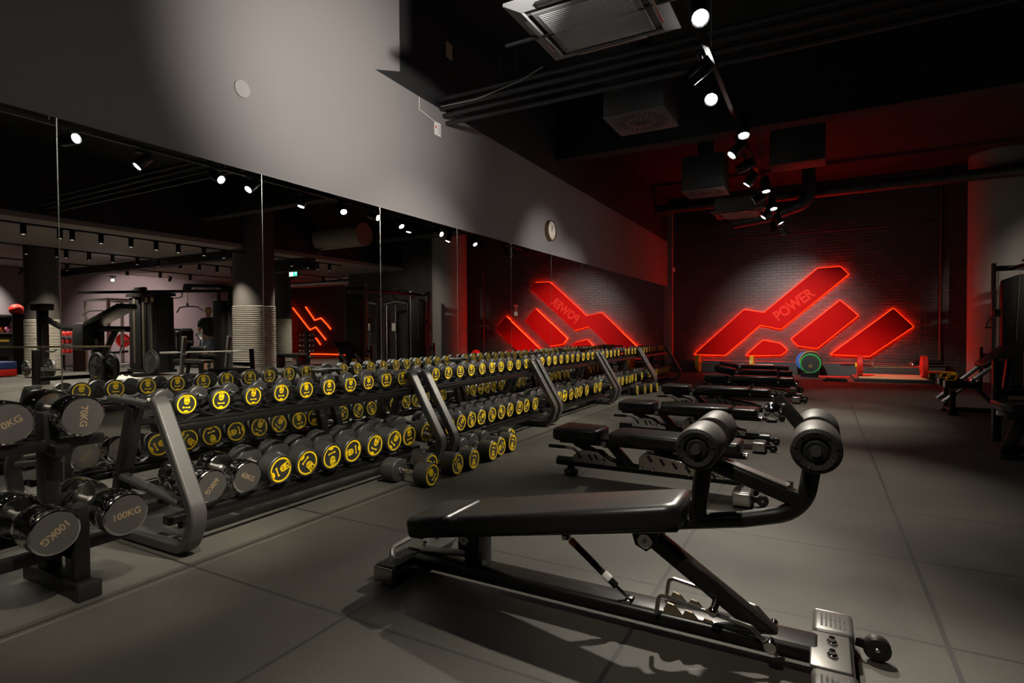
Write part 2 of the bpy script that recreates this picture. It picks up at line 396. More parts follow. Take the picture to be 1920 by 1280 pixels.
def dumbbell(kind, R, hl, gl, num, loc, rot, label, group):
    ms = db_meshes(kind, R, hl, gl)
    t = thing('rubber_dumbbell' if kind == 'rubber' else 'chrome_dumbbell', label, 'dumbbell', loc, 0, group); t.rotation_euler = rot
    link('handle', ms['handle'], t)
    for sgn in (1, -1):
        h = link('head', ms['head'], t); h.location = (sgn*gl/2,0,0)
        if sgn < 0: h.rotation_euler = (0,0,PI)
        if kind == 'rubber':
            e = link('disc_print', emblem_mesh(), h); r = R*.96
            e.matrix_local = frame((0,1,0),(0,0,1),(1,0,0),(hl-.0018,0,0)) @ Matrix.Diagonal((r,r,r,1))
            q = num
            fs = .030*R/.06 if len(q) < 4 else .021*R/.06
            text_part('number', q, round(fs*.85,4), INK, h, frame((0,1,0),(0,0,1),(1,0,0),(hl-.0012,0,R*.56)), .0002, .0004)
            text_part('unit_mark', 'KG', round(R*.26,4), INK, h, frame((0,1,0),(0,0,1),(1,0,0),(hl-.0012,0,R*.17)), .0002, .0002)
        else:
            text_part('engraving', num, round(R*.44,4), GOLDT, h, frame((0,1,0),(0,0,1),(1,0,0),(hl+.0002,0,0)), .0004, .0008)
    return t

# ------------------------------------------------------------------ long racks along the mirror
RY = [1.565,3.715,5.83,7.98,10.07]; RL = 2.05
RNAME = ['nearest','second','third','fourth','farthest']
def make_rack(k):
    t = thing('dumbbell_rack', '%s long two-tier black dumbbell rack with leaning posts along the mirrors' % ('nearest' if k == 0 else 'farthest' if k == 4 else RNAME[k]), 'rack', (0, RY[k], 0), 0, 'long dumbbell racks')
    for e, y0 in enumerate((0, RL-.08)):
        y1 = y0+.08; ym = (y0+y1)/2
        b = MB(); b.ribbon([(.665,.742),(.70,.72),(.995,.215),(.925,.034),(.33,.034)], .052, y0, y1, 'xz', .11, 8)
        p = b.build('leaning_post', GUN, t, bevel=.010)
        q = MB(); q.bar((.645,ym,.752),(.715,ym,.705),.078,.006,.002); q.build('end_cap', mat('highlit_end_plug', (.30,.29,.27), .4), p)  # pale grey puts the bright top highlight into the cap colour
        b = MB(); b.ribbon([(.47,.70),(.33,.30),(.27,.034),(.42,.034)], .055, y0+.005, y1-.005, 'xz', .04, 4); b.build('leg', BLK, t, bevel=.005)
        for nm, a, c in (('rail',(.255,.733),(.70,.716)), ('rail',(.30,.335),(.87,.252))):
            b = MB(); b.bar((a[0],ym-.01,a[1]),(c[0],ym-.01,c[1]),.05,.034,.012,seg=3)
            r = b.build(nm, GUN, t)
            n = MB()
            for f in (.25,.55,.86):
                x = a[0]+(c[0]-a[0])*f; z = a[1]+(c[1]-a[1])*f
                for s in (-1,1): n.cyl((x,ym-.01,z+s*.016),(x,ym-.01,z+s*.026),.009,6)
            n.build('bolt', CHRD, r)
    for nm, z0, z1, x0, x1 in (('upper_shelf',.650,.628,.40,.70), ('lower_shelf',.212,.168,.45,.80)):
        b = MB()
        for f in (.12,.83):
            x = x0+(x1-x0)*f; z = z0+(z1-z0)*f
            b.bx(x-.03, x+.03, .03, RL-.03, z-.055, z-.012, .006, 1)
        b.bar((x0-.02,.04,z0-.05),(x0-.02,RL-.04,z0-.05),.02,.04,.004)
        b.bar((x1+.03,.04,z1-.035),(x1+.03,RL-.04,z1-.035),.014,.034,.004)
        sh = b.build('shelf', BLK, t)
        n = 10
        for i in range(n):
            y = .10+(RL-.2)*(i+.5)/n; b = MB()
            b.prism([(x0+.07,z0-.035),(x1-.04,z1-.035),(x1-.04,z1-.012),(x0+.07,z0-.012)], y-.012, y+.012)
            for f in (.22,.78):
                x = x0+(x1-x0)*f; z = z0+(z1-z0)*f
                for s in (-1,1): b.bar((x,y+s*.010,z-.014),(x,y+s*.075,z+.008),.045,.006,.001)
            b.build('saddle', PLS, sh, smooth=False)
    return t
for k in range(5): make_rack(k)
TOPN = [['12.5','12.5','15','15','17.5','17.5','20','20','22.5','22.5'],['22.5','25','25','24','24','22','22','20','20','18'],['18','16','16','14','14','12','12','10','10','8'],['8','7.5','7.5','6','6','5','5','4','4','3'],['12','12','10','10','8','8','6','6','5','5']]
BOTN = [['60KG','60KG','45','45','42.5','42.5','40','40','37.5','37.5'],['35','35','32.5','32.5','30','30','28','28','26','26'],['35','35','32','32','30','30','28','28','26','26'],['25','25','24','24','22.5','22.5','20','20','18','18'],['16','16','15','15','14','14','12.5','12.5','10','10']]
RKN = ['nearest long rack','second long rack','third long rack','fourth long rack','farthest long rack']
for k in range(5):
    for i in range(10):
        if (k, i) in ((3,5),(4,6)): continue
        R = [.060,.062,.064,.062,.060][k]+(.004 if k == 0 and i > 7 else 0)+R_.uniform(-.001,.001)*0
        hl = .036+.006*(k < 3)
        y = RY[k]+.225+.189*i+R_.uniform(-.007,.007)
        if k == 0: y = [1.754,1.948,2.149,2.347,2.54,2.731,2.929,3.111,3.306,3.494][i]
        nm = TOPN[k][i]
        dumbbell('rubber', R, hl, .165, nm, (.672-hl-.0825, y, .652+R*.97), (R_.uniform(-.22,.22) if k else R_.uniform(-.1,.1), .05, R_.uniform(-.015,.015)),
            'yellow-faced black dumbbell, %s from the near end, top tier of the %s' % (ORD[i], RKN[k]), 'dumbbells on the top tier of the %s' % RKN[k])
    for i in range(10):
        nm = BOTN[k][i]
        if (k, i) in ((2,7),(3,8)): continue
        y = RY[k]+.24+.182*i+R_.uniform(-.008,.008)
        if k == 0: y = [1.807,2.017,2.235,2.435,2.625,2.82,3.03,3.228,3.425,3.615][i]-.015
        if nm.endswith('KG'):
            R, hl, gl = .088, .105, .135
            dumbbell('chrome', R, hl, gl, nm, (.815-hl-gl/2, y, .293), ([-2.3,-.55][i], .085, 0), 'polished chrome 60KG dumbbell, bottom tier of the nearest long rack, %s' % ['half behind the leaning post','beside the first black one'][i], 'chrome 60 kg dumbbells on the nearest long rack')
            continue
        R = [.086,.080,.080,.076,.074][k]; hl = [.112,.10,.10,.092,.09][k]; gl = .160
        roll = [0,0,-1.15,-2.35,-2.95,1.75,-.45,-.75,.15,2.75][i] if k == 0 else R_.uniform(-PI,PI)
        dumbbell('rubber', R, hl, gl, nm, ([.815,.80,.80,.80,.80][k]-hl-gl/2+R_.uniform(-.012,.012), y, .198+R*1.03), (roll, .085, R_.uniform(-.02,.02)),
            'large yellow-faced black dumbbell, %s from the near end, bottom tier of the %s' % (ORD[i], RKN[k]), 'dumbbells on the bottom tier of the %s' % RKN[k])
FLD = [((1.237,3.122),'nearest the camera in the first cluster',.7,.02),((1.052,3.36),'second of the first cluster, mostly hidden behind the nearest',1.2,.02),((1.215,3.465),'third of the first cluster, its tab turned down',-2.5,.02),((1.235,3.66),'last of the first cluster, before the double post',2.9,.02),
       ((1.214,3.985),'nearest of the second floor cluster',2.9,.03),((1.184,4.18),'second of the second floor cluster',1.9,-.02),((1.186,4.37),'third of the second floor cluster',2.8,.02),((1.05,4.60),'last of the second floor cluster, set back toward the rack',2.6,0.),
       ((.93,9.15),'nearest of the far floor cluster beside the fourth rack',.2,.02),((1.003,9.35),'second of the far floor cluster beside the fourth rack',1.,.02),((1.053,9.543),'third of the far floor cluster beside the fourth rack',-.4,.02),((1.108,9.74),'last of the far floor cluster, half behind a bench seat',.4,.02)]
for (x, y), wh, roll, rz in FLD:
    R, hl, gl = .0845, .118, .165
    dumbbell('rubber', R, hl, gl, R_.choice(['40','37.5','35','42.5']), (x-hl-gl/2, y, R), (roll,0,rz), 'black dumbbell on the floor, %s' % wh, 'dumbbells left on the floor by the racks')

# ------------------------------------------------------------------ chrome dumbbell rack at the left edge
def chrome_rack():
    t = thing('heavy_dumbbell_rack', 'black upright two-tier rack holding the chrome 70 and 100 kilo dumbbells', 'rack', (0,0,0))
    for y in (1.15, -.75):
        b = MB(); b.bx(.50,.98,y-.04,y+.04,.0,.065,.006); p = b.build('foot', BLK, t)
        b = MB(); b.bx(.97,1.0,y-.045,y+.045,.0,.07,.008); b.build('foot_cap', PLS, p)
        b = MB(); b.bar((.90,y,.05),(.90,y,.37),.08,.06,.006); b.bar((.66,y,.05),(.66,y,.74),.08,.06,.006); b.build('upright', BLK, t)
        b = MB(); b.bar((.42,y,.60),(.80,y,.585),.06,.05,.008); b.build('arm', BLK, t)
        b = MB(); b.bar((.48,y,.20),(.93,y,.175),.06,.05,.008); b.build('arm', BLK, t)
    for x0, z0, nm in ((.48,.625,'rear_top_bar'),(.70,.612,'front_top_bar'),(.60,.215,'rear_lower_bar'),(.86,.200,'front_lower_bar')):
        b = MB(); b.bx(x0-.03,x0+.03,-.8,1.36 if 'lower' in nm else 1.34,z0-.03,z0+.015,.008); b.build('shelf_bar', BLK, t)
chrome_rack()
for num, x, y, z, roll, lab in (('70KG',.80,1.225,.728,-1.62,'chrome 70KG dumbbell whose text reads downward, top tier near the left edge'),('70KG',.76,.985,.728,.45,'chrome 70KG dumbbell cut off by the left photo edge, top tier'),
        ('100KG',1.03,1.275,.325,.12,'chrome 100KG dumbbell with upright text on the lower tier beside the leaning rack post'),('100KG',1.0,1.035,.318,-2.5,'chrome 100KG dumbbell with upside-down text on the lower tier near the left edge')):
    hl = .115 if num[0] == '7' else .155
    dumbbell('chrome', .088 if num[0] == '7' else .089, hl, .14, num, (x-hl-.07, y, z), (roll,.04,0), lab, 'heavy chrome dumbbells at the left edge')
# ------------------------------------------------------------------ benches
def pad(name, poly, z0, z1, parent, r=.022, M=None, m=VIN, dish=None):
    """upholstered pad: outline polygon in xy, rounded edges"""
    b = bmesh.new(); vs = [b.verts.new((x,y,z0)) for x,y in poly]; f = b.faces.new(vs)
    ex = bmesh.ops.extrude_face_region(b, geom=[f]); 
    for v in [g for g in ex['geom'] if isinstance(g, bmesh.types.BMVert)]: v.co.z = z1
    bmesh.ops.recalc_face_normals(b, faces=b.faces[:])
    top = [e for e in b.edges if all(abs(v.co.z-z1) < 1e-6 for v in e.verts)]
    bot = [e for e in b.edges if all(abs(v.co.z-z0) < 1e-6 for v in e.verts)]
    bmesh.ops.bevel(b, geom=top, offset=r, segments=5, profile=.5, affect='EDGES')
    bmesh.ops.bevel(b, geom=[e for e in b.edges if all(abs(v.co.z-z0) < 1e-6 for v in e.verts)], offset=r*.5, segments=2, profile=.5, affect='EDGES')
    mb = MB(); mb.merge(b, M)
    return mb.build(name, m, parent, ang=60)
def rr(x0, x1, y0, y1, r, n=5):
    out = []
    for cx, cy, a in ((x1-r,y1-r,0),(x0+r,y1-r,PI/2),(x0+r,y0+r,PI),(x1-r,y0+r,1.5*PI)):
        for k in range(n+1): t = a+PI/2*k/n; out.append((cx+r*math.cos(t), cy+r*math.sin(t)))
    return out
def tread(parent, x0, x1, y0, y1, z, cap=1, dark=GUN):
    """ribbed step block on the end of a T foot with a chrome end cap"""
    b = MB(); b.bx(x0,x1,y0,y1,.012,z,.016,3); p = b.build('step_block', dark, parent)
    b = MB(); n = 6
    for i in range(n):
        x = x0+.02+(x1-x0-.04)*(i+.5)/n
        for h in (0,1):
            a = y0+.03+(y1-y0-.06)*(h*.52); c = a+(y1-y0-.06)*.44
            b.bx(x-.003,x+.003,a,c,z-.002,z+.0015)
    b.build('grip_slots', BLKM, p)
    ye = y0 if cap < 0 else y1
    b = MB(); b.bx(x0+.006,x1-.006,ye-.006*(cap<0)-.001,ye+.006*(cap>0)+.001,.018,z-.006,.01,3); b.build('end_cap', CHRD, p)
    return p
def wheel(parent, c, r=.034):
    b = MB(); b.bar((c[0]-.06,c[1],c[2]+.01),(c[0],c[1],c[2]),.012,.03,.003); b.build('wheel_bracket', BLK, parent)
    w = MB(); w.cyl((c[0],c[1]-.016,c[2]),(c[0],c[1]+.016,c[2]),r,20,.006); q = w.build('wheel', PLS, parent)
    a = MB(); a.cyl((c[0],c[1]-.02,c[2]),(c[0],c[1]+.02,c[2]),.008,10,.002); a.build('axle_bolt', CHRD, q)
def disc_bolt(parent, c, r=.022, m=None):
    b = MB(); b.cyl((c[0],c[1],c[2]),(c[0],c[1]-.008,c[2]),r,24,.003); q = b.build('pivot_cap', m or CHRD, parent)
    b = MB(); b.cyl((c[0],c[1]-.007,c[2]),(c[0],c[1]-.012,c[2]),r*.3,6); b.build('bolt_head', GALV, q)

def make_bench():
    t = thing('adjustable_bench', '', 'bench')
    b = MB(); b.tube([(-.03,0,.10),(1.36,0,.10)], .033, 16); f = b.build('base_beam', BLK, t)
    for v in f.data.vertices: v.co.y *= 1.25
    b = MB(); b.cyl((-.045,0,.10),(-.028,0,.10),.034,16,.006); b.build('end_cap', CHRD, t)
    b = MB(); b.cyl((.07,0,0),(.07,0,.045),.055,20,.008).cyl((.07,0,.045),(.07,0,.09),.03,14); b.build('rubber_foot', PLS, t)
    b = MB(); b.bx(1.24,1.34,-.26,.26,.03,.085,.02,3); b.build('cross_foot', GUN, t)
    tread(t, 1.235, 1.345, -.275, -.11, .098, -1); tread(t, 1.235, 1.345, .11, .275, .098, 1)
    wheel(t, (1.40,-.17,.036)); wheel(t, (1.40,.19,.036))
    # seat with a dished nose
    P = [(-.01,-.15),(.015,-.155),(.30,-.135),(.325,-.115),(.325,.115),(.30,.135),(.015,.155),(-.01,.15),(-.02,.12),(-.02,-.12)]
    s = pad('seat', P, .285, .37, t, .024)
    for v in s.data.vertices:
        if v.co.z > .33: 
            k = max(0, 1-abs(v.co.x-.13)/.13); v.co.z -= .016*k*k*(3-2*k)
    b = MB(); b.bx(-.01,.31,-.11,.11,.272,.286,.004); b.build('seat_board', PLS, t)
    b = MB(); b.tube([(-.01,0,.255),(.37,0,.255)], .02, 12); q = b.build('seat_tube', BLK, t)
    b = MB(); b.cyl((-.018,0,.255),(-.008,0,.255),.021,12,.003); b.build('end_cap', CHRD, q)
    b = MB(); b.bar((.37,0,.27),(.52,0,.11),.075,.055,.008); b.build('seat_post', BLK, t)
    b = MB(); b.bx(.325,.43,-.05,.05,.235,.30,.012); b.build('hinge_block', BLK, t)
    disc_bolt(t, (.345,-.052,.262), .02)
    pad('backrest', [(.40,-.10),(.44,-.145),(.62,-.15),(.78,-.14),(1.02,-.125),(1.03,-.11),(1.03,.11),(1.02,.125),(.78,.14),(.62,.15),(.44,.145),(.40,.10)], .285, .365, t, .024)
    pad('headrest', rr(1.045,1.265,-.12,.12,.03), .285, .36, t, .024)
    b = MB(); b.tube([(.40,0,.262),(1.29,0,.262)], .022, 12); q = b.build('backrest_tube', BLK, t)
    b = MB(); b.cyl((1.285,0,.262),(1.297,0,.262),.023,12,.003); b.build('end_cap', CHRD, q)
    # seat adjuster plate with slots and handle
    b = MB(); b.prism([(.10,.115),(.44,.11),(.43,.135),(.36,.155),(.30,.20),(.22,.205),(.15,.195),(.11,.16)], -.05, -.044); b.prism([(.10,.115),(.44,.11),(.43,.135),(.36,.155),(.30,.20),(.22,.205),(.15,.195),(.11,.16)], .044, .05); sp = b.build('seat_ladder', CHR, t)
    for x, z in ((.155,.165),(.24,.16),(.285,.165)):
        b = MB(); b.bar((x-.012,-.051,z+.018),(x+.014,-.051,z-.022),.004,.016,.004); b.build('slot', BLKM, sp)
    b = MB(); b.cyl((.335,-.06,.135),(.335,.06,.135),.014,14,.003); b.cyl((.335,-.065,.135),(.335,-.055,.135),.02,14,.003); b.build('locking_pin', CHR, t)
    b = MB(); b.tube([(.13,-.02,.18),(.10,-.03,.205),(.06,-.04,.212),(-.09,-.05,.214)], .009, 10, fil=.03); h = b.build('lever', CHRD, t)
    b = MB(); b.tube([(.04,-.043,.213),(-.088,-.05,.214)], .0135, 12); b.build('grip', PLS, h)
    b = MB(); b.bar((.10,0,.25),(.27,0,.185),.03,.05,.006); b.build('seat_strut', BLK, t)
    # backrest ladder plate
    L = [(.60,.11),(.60,.19),(.63,.225),(.70,.225),(1.16,.15),(1.16,.105)]
    b = MB(); b.prism(L, -.052, -.046); b.prism(L, .046, .052); lp = b.build('backrest_ladder', mat('mirror_steel_plate', (.42,.38,.35), .16, 1.), t, bevel=.002)
    for i in range(6):
        x = .675+.085*i; z = .195-.0145*i; b = MB()
        b.bar((x-.014,-.053,z+.018),(x+.016,-.053,z-.024),.004,.02,.006)
        b.build('slot', BLKM, lp)
    b = MB()
    for x, z in ((.62,.125),(.70,.118),(.94,.112),(1.12,.116)): b.cyl((x,-.05,z),(x,-.062,z),.009,12,.003)
    b.build('bolt', CHR, lp)
    b = MB(); b.bar((.69,0,.235),(1.10,0,.15),.05,.05,.006); b.build('backrest_strut', BLK, t)
    disc_bolt(t, (.69,-.027,.235), .016)
    return t
BL = ['black adjustable bench nearest behind the decline bench, partly hidden by its foam rollers','black adjustable bench, second behind the decline bench with its seat beside the third rack','black adjustable bench, third in the row beside the dumbbells on the floor','black adjustable bench, fourth in the row','black adjustable bench, fifth in the row, its seat tipped up','black adjustable bench, last and farthest of the row by the back wall']
bproto = make_bench()
for i, (x, y) in enumerate(((1.885,3.88),(1.83,5.56),(1.80,7.42),(1.99,9.35),(1.90,10.82),(1.78,12.25))):
    o = bproto if i == 0 else dup(bproto)
    o.location = (x, y, 0); tag(o, BL[i], 'bench', 'adjustable benches in a row')
    if i in (4, 5):
        for c in o.children:
            if c.name.split('.')[0] in ('seat','seat_board','seat_tube'):
                c.matrix_local = Matrix.Translation((.345,0,.262)) @ Matrix.Rotation(.20 if i == 4 else .15, 4, 'Y') @ Matrix.Translation((-.345,0,-.262))

def decline_bench():
    """adjustable abdominal board in the foreground; world aligned, axis along x"""
    X0, Y0 = 1.96, 2.0
    t = thing('decline_bench', 'big black decline sit-up bench with four foam rollers in the foreground', 'bench', (X0, Y0, 0))
    def w(x, y, z): return (x-X0, y-Y0, z)
    # base beam and feet
    b = MB(); b.bx(2.02-X0,3.60-X0,-.062,.062,.04,.098,.024,4); bm_ = b.build('base_beam', BLK, t)
    b = MB(); b.bx(1.925-X0,2.02-X0,-.17,.26,.02,.075,.02,3); b.build('cross_foot', BLK, t)
    tread(t, 1.915-X0, 2.028-X0, -.20, .015, .088, -1, BLK)
    b = MB(); b.bx(1.94-X0,2.08-X0,.0,.19,.088,.098,.004); q = b.build('bracket_plate', GUN, t)
    for yy in (.05,.15):
        b = MB(); b.cyl((2.0-X0,yy,.098),(2.0-X0,yy,.112),.012,6); b.build('bolt', CHR, q)
    b = MB(); b.tube([(1.925-X0,-.09,.075),(1.905-X0,-.07,.108),(1.905-X0,.09,.112),(1.95-X0,.15,.09)], .012, 10, fil=.04); b.build('lift_handle', CHRD, t)
    b = MB(); b.bx(3.575-X0,3.685-X0,-.33,.22,.02,.085,.022,3); b.build('cross_foot', GUN, t)
    tread(t, 3.57-X0, 3.69-X0, .075, .232, .10, 1); tread(t, 3.57-X0, 3.69-X0, -.36, -.16, .10, -1)
    b = MB(); b.bx(3.565-X0,3.675-X0,-.15,.068,.085,.096,.02,3); q = b.build('clamp_plate', GUN, t)
    for yy in (-.075,.005):
        b = MB(); b.cyl((3.625-X0,yy,.094),(3.625-X0,yy,.104),.015,18,.002).cyl((3.625-X0,yy,.104),(3.625-X0,yy,.116),.010,6,.002); b.build('bolt', CHR, q)
    wheel(t, (3.755-X0,.15,.042), .04); wheel(t, (3.755-X0,-.25,.042), .04)
    # pad frame: long inclined tube running up to the bent end
    a = math.atan2(.423-.204, 3.17-2.03)
    fr = [w(2.03,Y0,.183), w(3.36,Y0,.446), w(3.545,Y0,.50), w(3.582,Y0,.735)]
    b = MB(); b.tube(fr, .027, 18, fil=.13, fseg=10); f = b.build('pad_frame', BLK, t)
    for v in f.data.vertices: v.co.y *= .95
    b = MB(); b.cyl(w(2.018,Y0,.193), w(2.032,Y0,.1955), .031, 18, .004); b.build('end_cap', CHRD, t)
    M = Matrix.Translation(w(2.062,Y0,.203)) @ Matrix.Rotation(-a, 4, 'Y')
    pad('head_pad', rr(-.012,.215,-.15,.15,.035), .0, .086, t, .026, M)
    pad('long_pad', [(.228,-.15),(.27,-.155),(.60,-.15),(1.10,-.125),(1.15,-.10),(1.15,.10),(1.10,.125),(.60,.15),(.27,.155),(.228,.15)], .0, .084, t, .028, M)
    b = MB(); b.box((.57,0,-.008),(1.12,.20,.014),.004,1,None); o = b.build('pad_board', PLS, t); o.matrix_local = M
    # front pivot post
    b = MB(); b.bx(2.285-X0,2.355-X0,-.055,.055,.09,.245,.006); b.bx(2.262-X0,2.345-X0,-.07,-.055,.165,.255,.012,2); b.bx(2.262-X0,2.345-X0,.055,.07,.165,.255,.012,2); b.build('pivot_post', BLK, t)
    disc_bolt(t, w(2.298,Y0-.071,.215), .023)
    b = MB(); b.bar(w(2.30,Y0,.13), w(2.03,Y0,.10), .06, .012, .003); b.build('gusset', GUN, t)
    # rear pivot bracket and strut
    for s in (-1,1):
        b = MB(); b.prism([(2.995-X0,.385),(3.10-X0,.405),(3.095-X0,.335),(3.055-X0,.300),(3.015-X0,.318)], s*.05-.006, s*.05+.006); b.build('pivot_bracket', BLK, t)
    disc_bolt(t, w(3.052,Y0-.058,.340), .027)
    b = MB(); b.bar(w(3.05,Y0,.345), w(3.46,Y0,.075), .055, .06, .010, seg=3); b.build('support_strut', BLK, t)
    b = MB(); b.cyl(w(3.285,Y0-.03,.165), w(3.285,Y0-.085,.158), .013, 14, .003); b.sph(w(3.285,Y0-.09,.157), .018, 14); b.build('plunger_knob', CHR, t)
    # ratchet: toothed plates and guide loops
    T = [(3.11,.085)]
    for i in range(6):
        x = 3.115+.062*i; z = .132-.0125*i
        T += [(x, z-.02),(x+.012,z),(x+.034,z-.004)]
    T += [(3.49,.05),(3.13,.075)]
    b = MB()
    for s in (-1,1): b.prism([(x-X0,z) for x,z in T], s*.045-.004, s*.045+.004)
    rp = b.build('ratchet_plate', mat('brassy_steel', (.62,.50,.36), .22, 1.), t, smooth=False)
    b = MB()
    for s in (-1,1): b.tube([w(3.095,Y0+s*.075,.10), w(3.105,Y0+s*.075,.168), w(3.40,Y0+s*.075,.128), w(3.475,Y0+s*.075,.055)], .0075, 8, fil=.02)
    b.build('guide_loop', CHRD, t)
    b = MB(); b.cyl(w(3.455,Y0-.085,.082), w(3.455,Y0+.085,.082), .015, 14, .003); b.cyl(w(3.455,Y0-.09,.082), w(3.455,Y0-.078,.082), .022, 8, .004); b.build('ratchet_pin', CHR, t)
    # gas spring
    p0 = Vector(w(2.735,Y0-.02,.29)); p1 = Vector(w(2.985,Y0-.02,.098)); L = (p1-p0)
    def at(f): return p0+L*f
    b = MB(); b.cyl(at(.06), at(.62), .0125, 16, .002); g = b.build('gas_spring', PLS, t)
    b = MB(); b.cyl(at(.07), at(.16), .0132, 16); b.build('orange_band', ORG, g)
    b = MB(); b.cyl(at(.60), at(.70), .0155, 16, .002); b.build('white_sleeve', WHT, g)
    b = MB(); b.cyl(at(.70), at(.80), .013, 14, .002); b.build('collar', BLK, g)
    b = MB(); b.cyl(at(.78), at(.97), .0055, 10); b.build('piston_rod', CHR, g)
    for e, q in enumerate((p0, p1)):
        b = MB(); b.bx(q.x-.014,q.x+.014,q.y-.02,q.y+.02,q.z-.012 if e == 0 else q.z-.03,q.z+.03 if e == 0 else q.z+.014,.006); b.build('spring_lug', BLK, g)
        b = MB(); b.cyl((q.x,q.y-.02,q.z),(q.x,q.y-.028,q.z),.010,10,.002); b.build('lug_bolt', CHRD, g)
    # roller posts
    b = MB(); b.tube([w(3.215,Y0,.42), w(3.25,Y0,.70)], .029, 16); b.build('roller_post', BLK, t)
    b = MB(); b.bar(w(3.245,Y0,.635), w(3.535,Y0,.535), .055, .05, .012, seg=3); q = b.build('brace', BLK, t)
    b = MB(); b.bar(w(3.30,Y0,.644), w(3.50,Y0,.577), .05, .006, .002); b.build('scuff_plate', GUN, q)
    b = MB(); b.cyl(w(3.505,Y0,.565), w(3.505,Y0,.59), .012, 6); b.build('bolt', CHR, q)
    for cx, cz in ((3.256,.712),(3.58,.738)):
        b = MB(); b.cyl(w(cx,Y0-.235,cz), w(cx,Y0+.235,cz), .014, 12); b.build('roller_axle', CHRD, t)
        for s in (-1,1):
            y0 = Y0+s*.045; y1 = Y0+s*.225; rl = .067
            b = MB(); ax = (V(0,s,0),V(1,0,0),V(0,0,1))
            b.lathe([(.03,0),(rl-.02,0),(rl-.006,.004),(rl,.018),(rl,.16),(rl-.004,.174),(rl-.014,.18),(rl-.028,.176),(.040,.172),(.036,.164),(0,.164)], w(cx,y0,cz), ax, 36); r = b.build('foam_roller', FOAM, t)
            b = MB(); b.lathe([(.0,.162),(.035,.164),(.031,.170),(.024,.172),(.022,.169),(.012,.170),(0,.171)], w(cx,y0,cz), ax, 28); b.build('end_washer', PLS, r)
            for k in range(9):
                b = MB(); an = 2*PI*k/9+.2; c, sn = math.cos(an), math.sin(an)
                b.tube([w(cx+c*.040,y0+s*.1735,cz+sn*.040), w(cx+c*.052,y0+s*.181,cz+sn*.052), w(cx+c*.063,y0+s*.172,cz+sn*.063)], .0025, 6)
                b.build('pleat', BLKM, r)
            b = MB(); b.cyl(w(cx,y0+s*.168,cz), w(cx,y0+s*.178,cz), .009, 10, .002); b.build('axle_bolt', mat('brass_bolt', (.75,.55,.3), .25, 1.), r)
    # adjusting lever behind the far roller
    b = MB(); b.bar(w(3.60,Y0+.02,.69), w(3.46,Y0+.10,.85), .012, .045, .004); b.build('lever_bar', BLK, t)
    b = MB(); b.cyl(w(3.48,Y0+.09,.825), w(3.455,Y0+.03,.815), .012, 12); b.sph(w(3.453,Y0+.02,.812), .030, 18); b.build('lever_knob', CHR, t)
    return t
decline_bench()
# ------------------------------------------------------------------ lit sign on the back wall
SIGN = {'big':[(.669,.432),(1.891,1.58),(2.355,1.496),(3.524,2.529),(3.986,2.54),(4.154,2.356),(2.734,1.081),(2.264,1.191),(1.44,.423)],
        'low':[(1.937,.425),(2.326,.811),(2.712,.733),(2.872,.571),(2.737,.444)],
        'mid':[(2.965,.845),(3.984,1.751),(4.35,1.387),(3.515,.616),(3.105,.677)],
        'right':[(3.799,.48),(5.028,1.538),(5.402,1.124),(4.575,.449)]}
SLAB = {'big':'long zigzag red backlit sign panel lettered POWER on the brick wall','low':'small low red backlit sign panel under the lettered one','mid':'red backlit sign panel right of the lettered one, above the bumper plates','right':'red backlit slanted sign panel farthest right, above the red barbell plates'}
def offset(poly, d):
    n = len(poly); out = []
    for i in range(n):
        a, b, c = Vector(poly[i-1]), Vector(poly[i]), Vector(poly[(i+1)%n])
        u = (b-a).normalized(); v = (c-b).normalized(); nu = Vector((-u.y,u.x)); nv = Vector((-v.y,v.x)); k = (nu+nv).normalized()
        out.append(b+k*min(d*2.2, d/max(.3,k.dot(nu))))
    return out
for k, P in SIGN.items():
    t = thing('wall_sign', SLAB[k], 'sign', (P[0][0], 15.35, P[0][1]), 0, 'red backlit sign panels on the back wall')
    Q = [(x-P[0][0], z-P[0][1]) for x, z in P]
    b = MB(); b.prism(Q, -.105, -.06); b.build('face_panel', REDP, t, smooth=False, bevel=.003)
    O = offset(Q, .006); O = [Vector((p.x,-.052,p.y)) for p in O]
    b = MB()
    for a, c in zip(O, O[1:]+O[:1]): b.tube([a, c], .005, 6)
    b.build('led_edge', LEDE, t)
    O = [Vector((p.x,-.021,p.y)) for p in offset(Q, -.010)]; b = MB()
    for a, c in zip(O, O[1:]+O[:1]): b.tube([a, c], .007, 6)
    b.build('led_strip', LED, t)
    b = MB()
    for p in offset(Q, -.16): b.cyl((p.x,0,p.y),(p.x,-.06,p.y),.012,8)
    b.build('standoff', BLKM, t)
    if k == 'big':
        an = math.atan2(1.878-1.252, 3.499-2.683); cx = 3.01-P[0][0]; cz = 1.661-P[0][1]
        r = (math.cos(an),0,math.sin(an)); u = (-math.sin(an),0,math.cos(an))
        me = text_mesh('POWER', .335, .012, .012)
        bb = [v.co.x for v in me.vertices]; sx = 1.02/(max(bb)-min(bb))
        o = text_part('lettering', 'POWER', .335, REDL, t, frame(r, u, (0,-1,0), (cx,-.118,cz)) @ Matrix.Diagonal((sx,1.03,1,1)), .012, .012); o['label'] = 'raised red letters reading POWER'

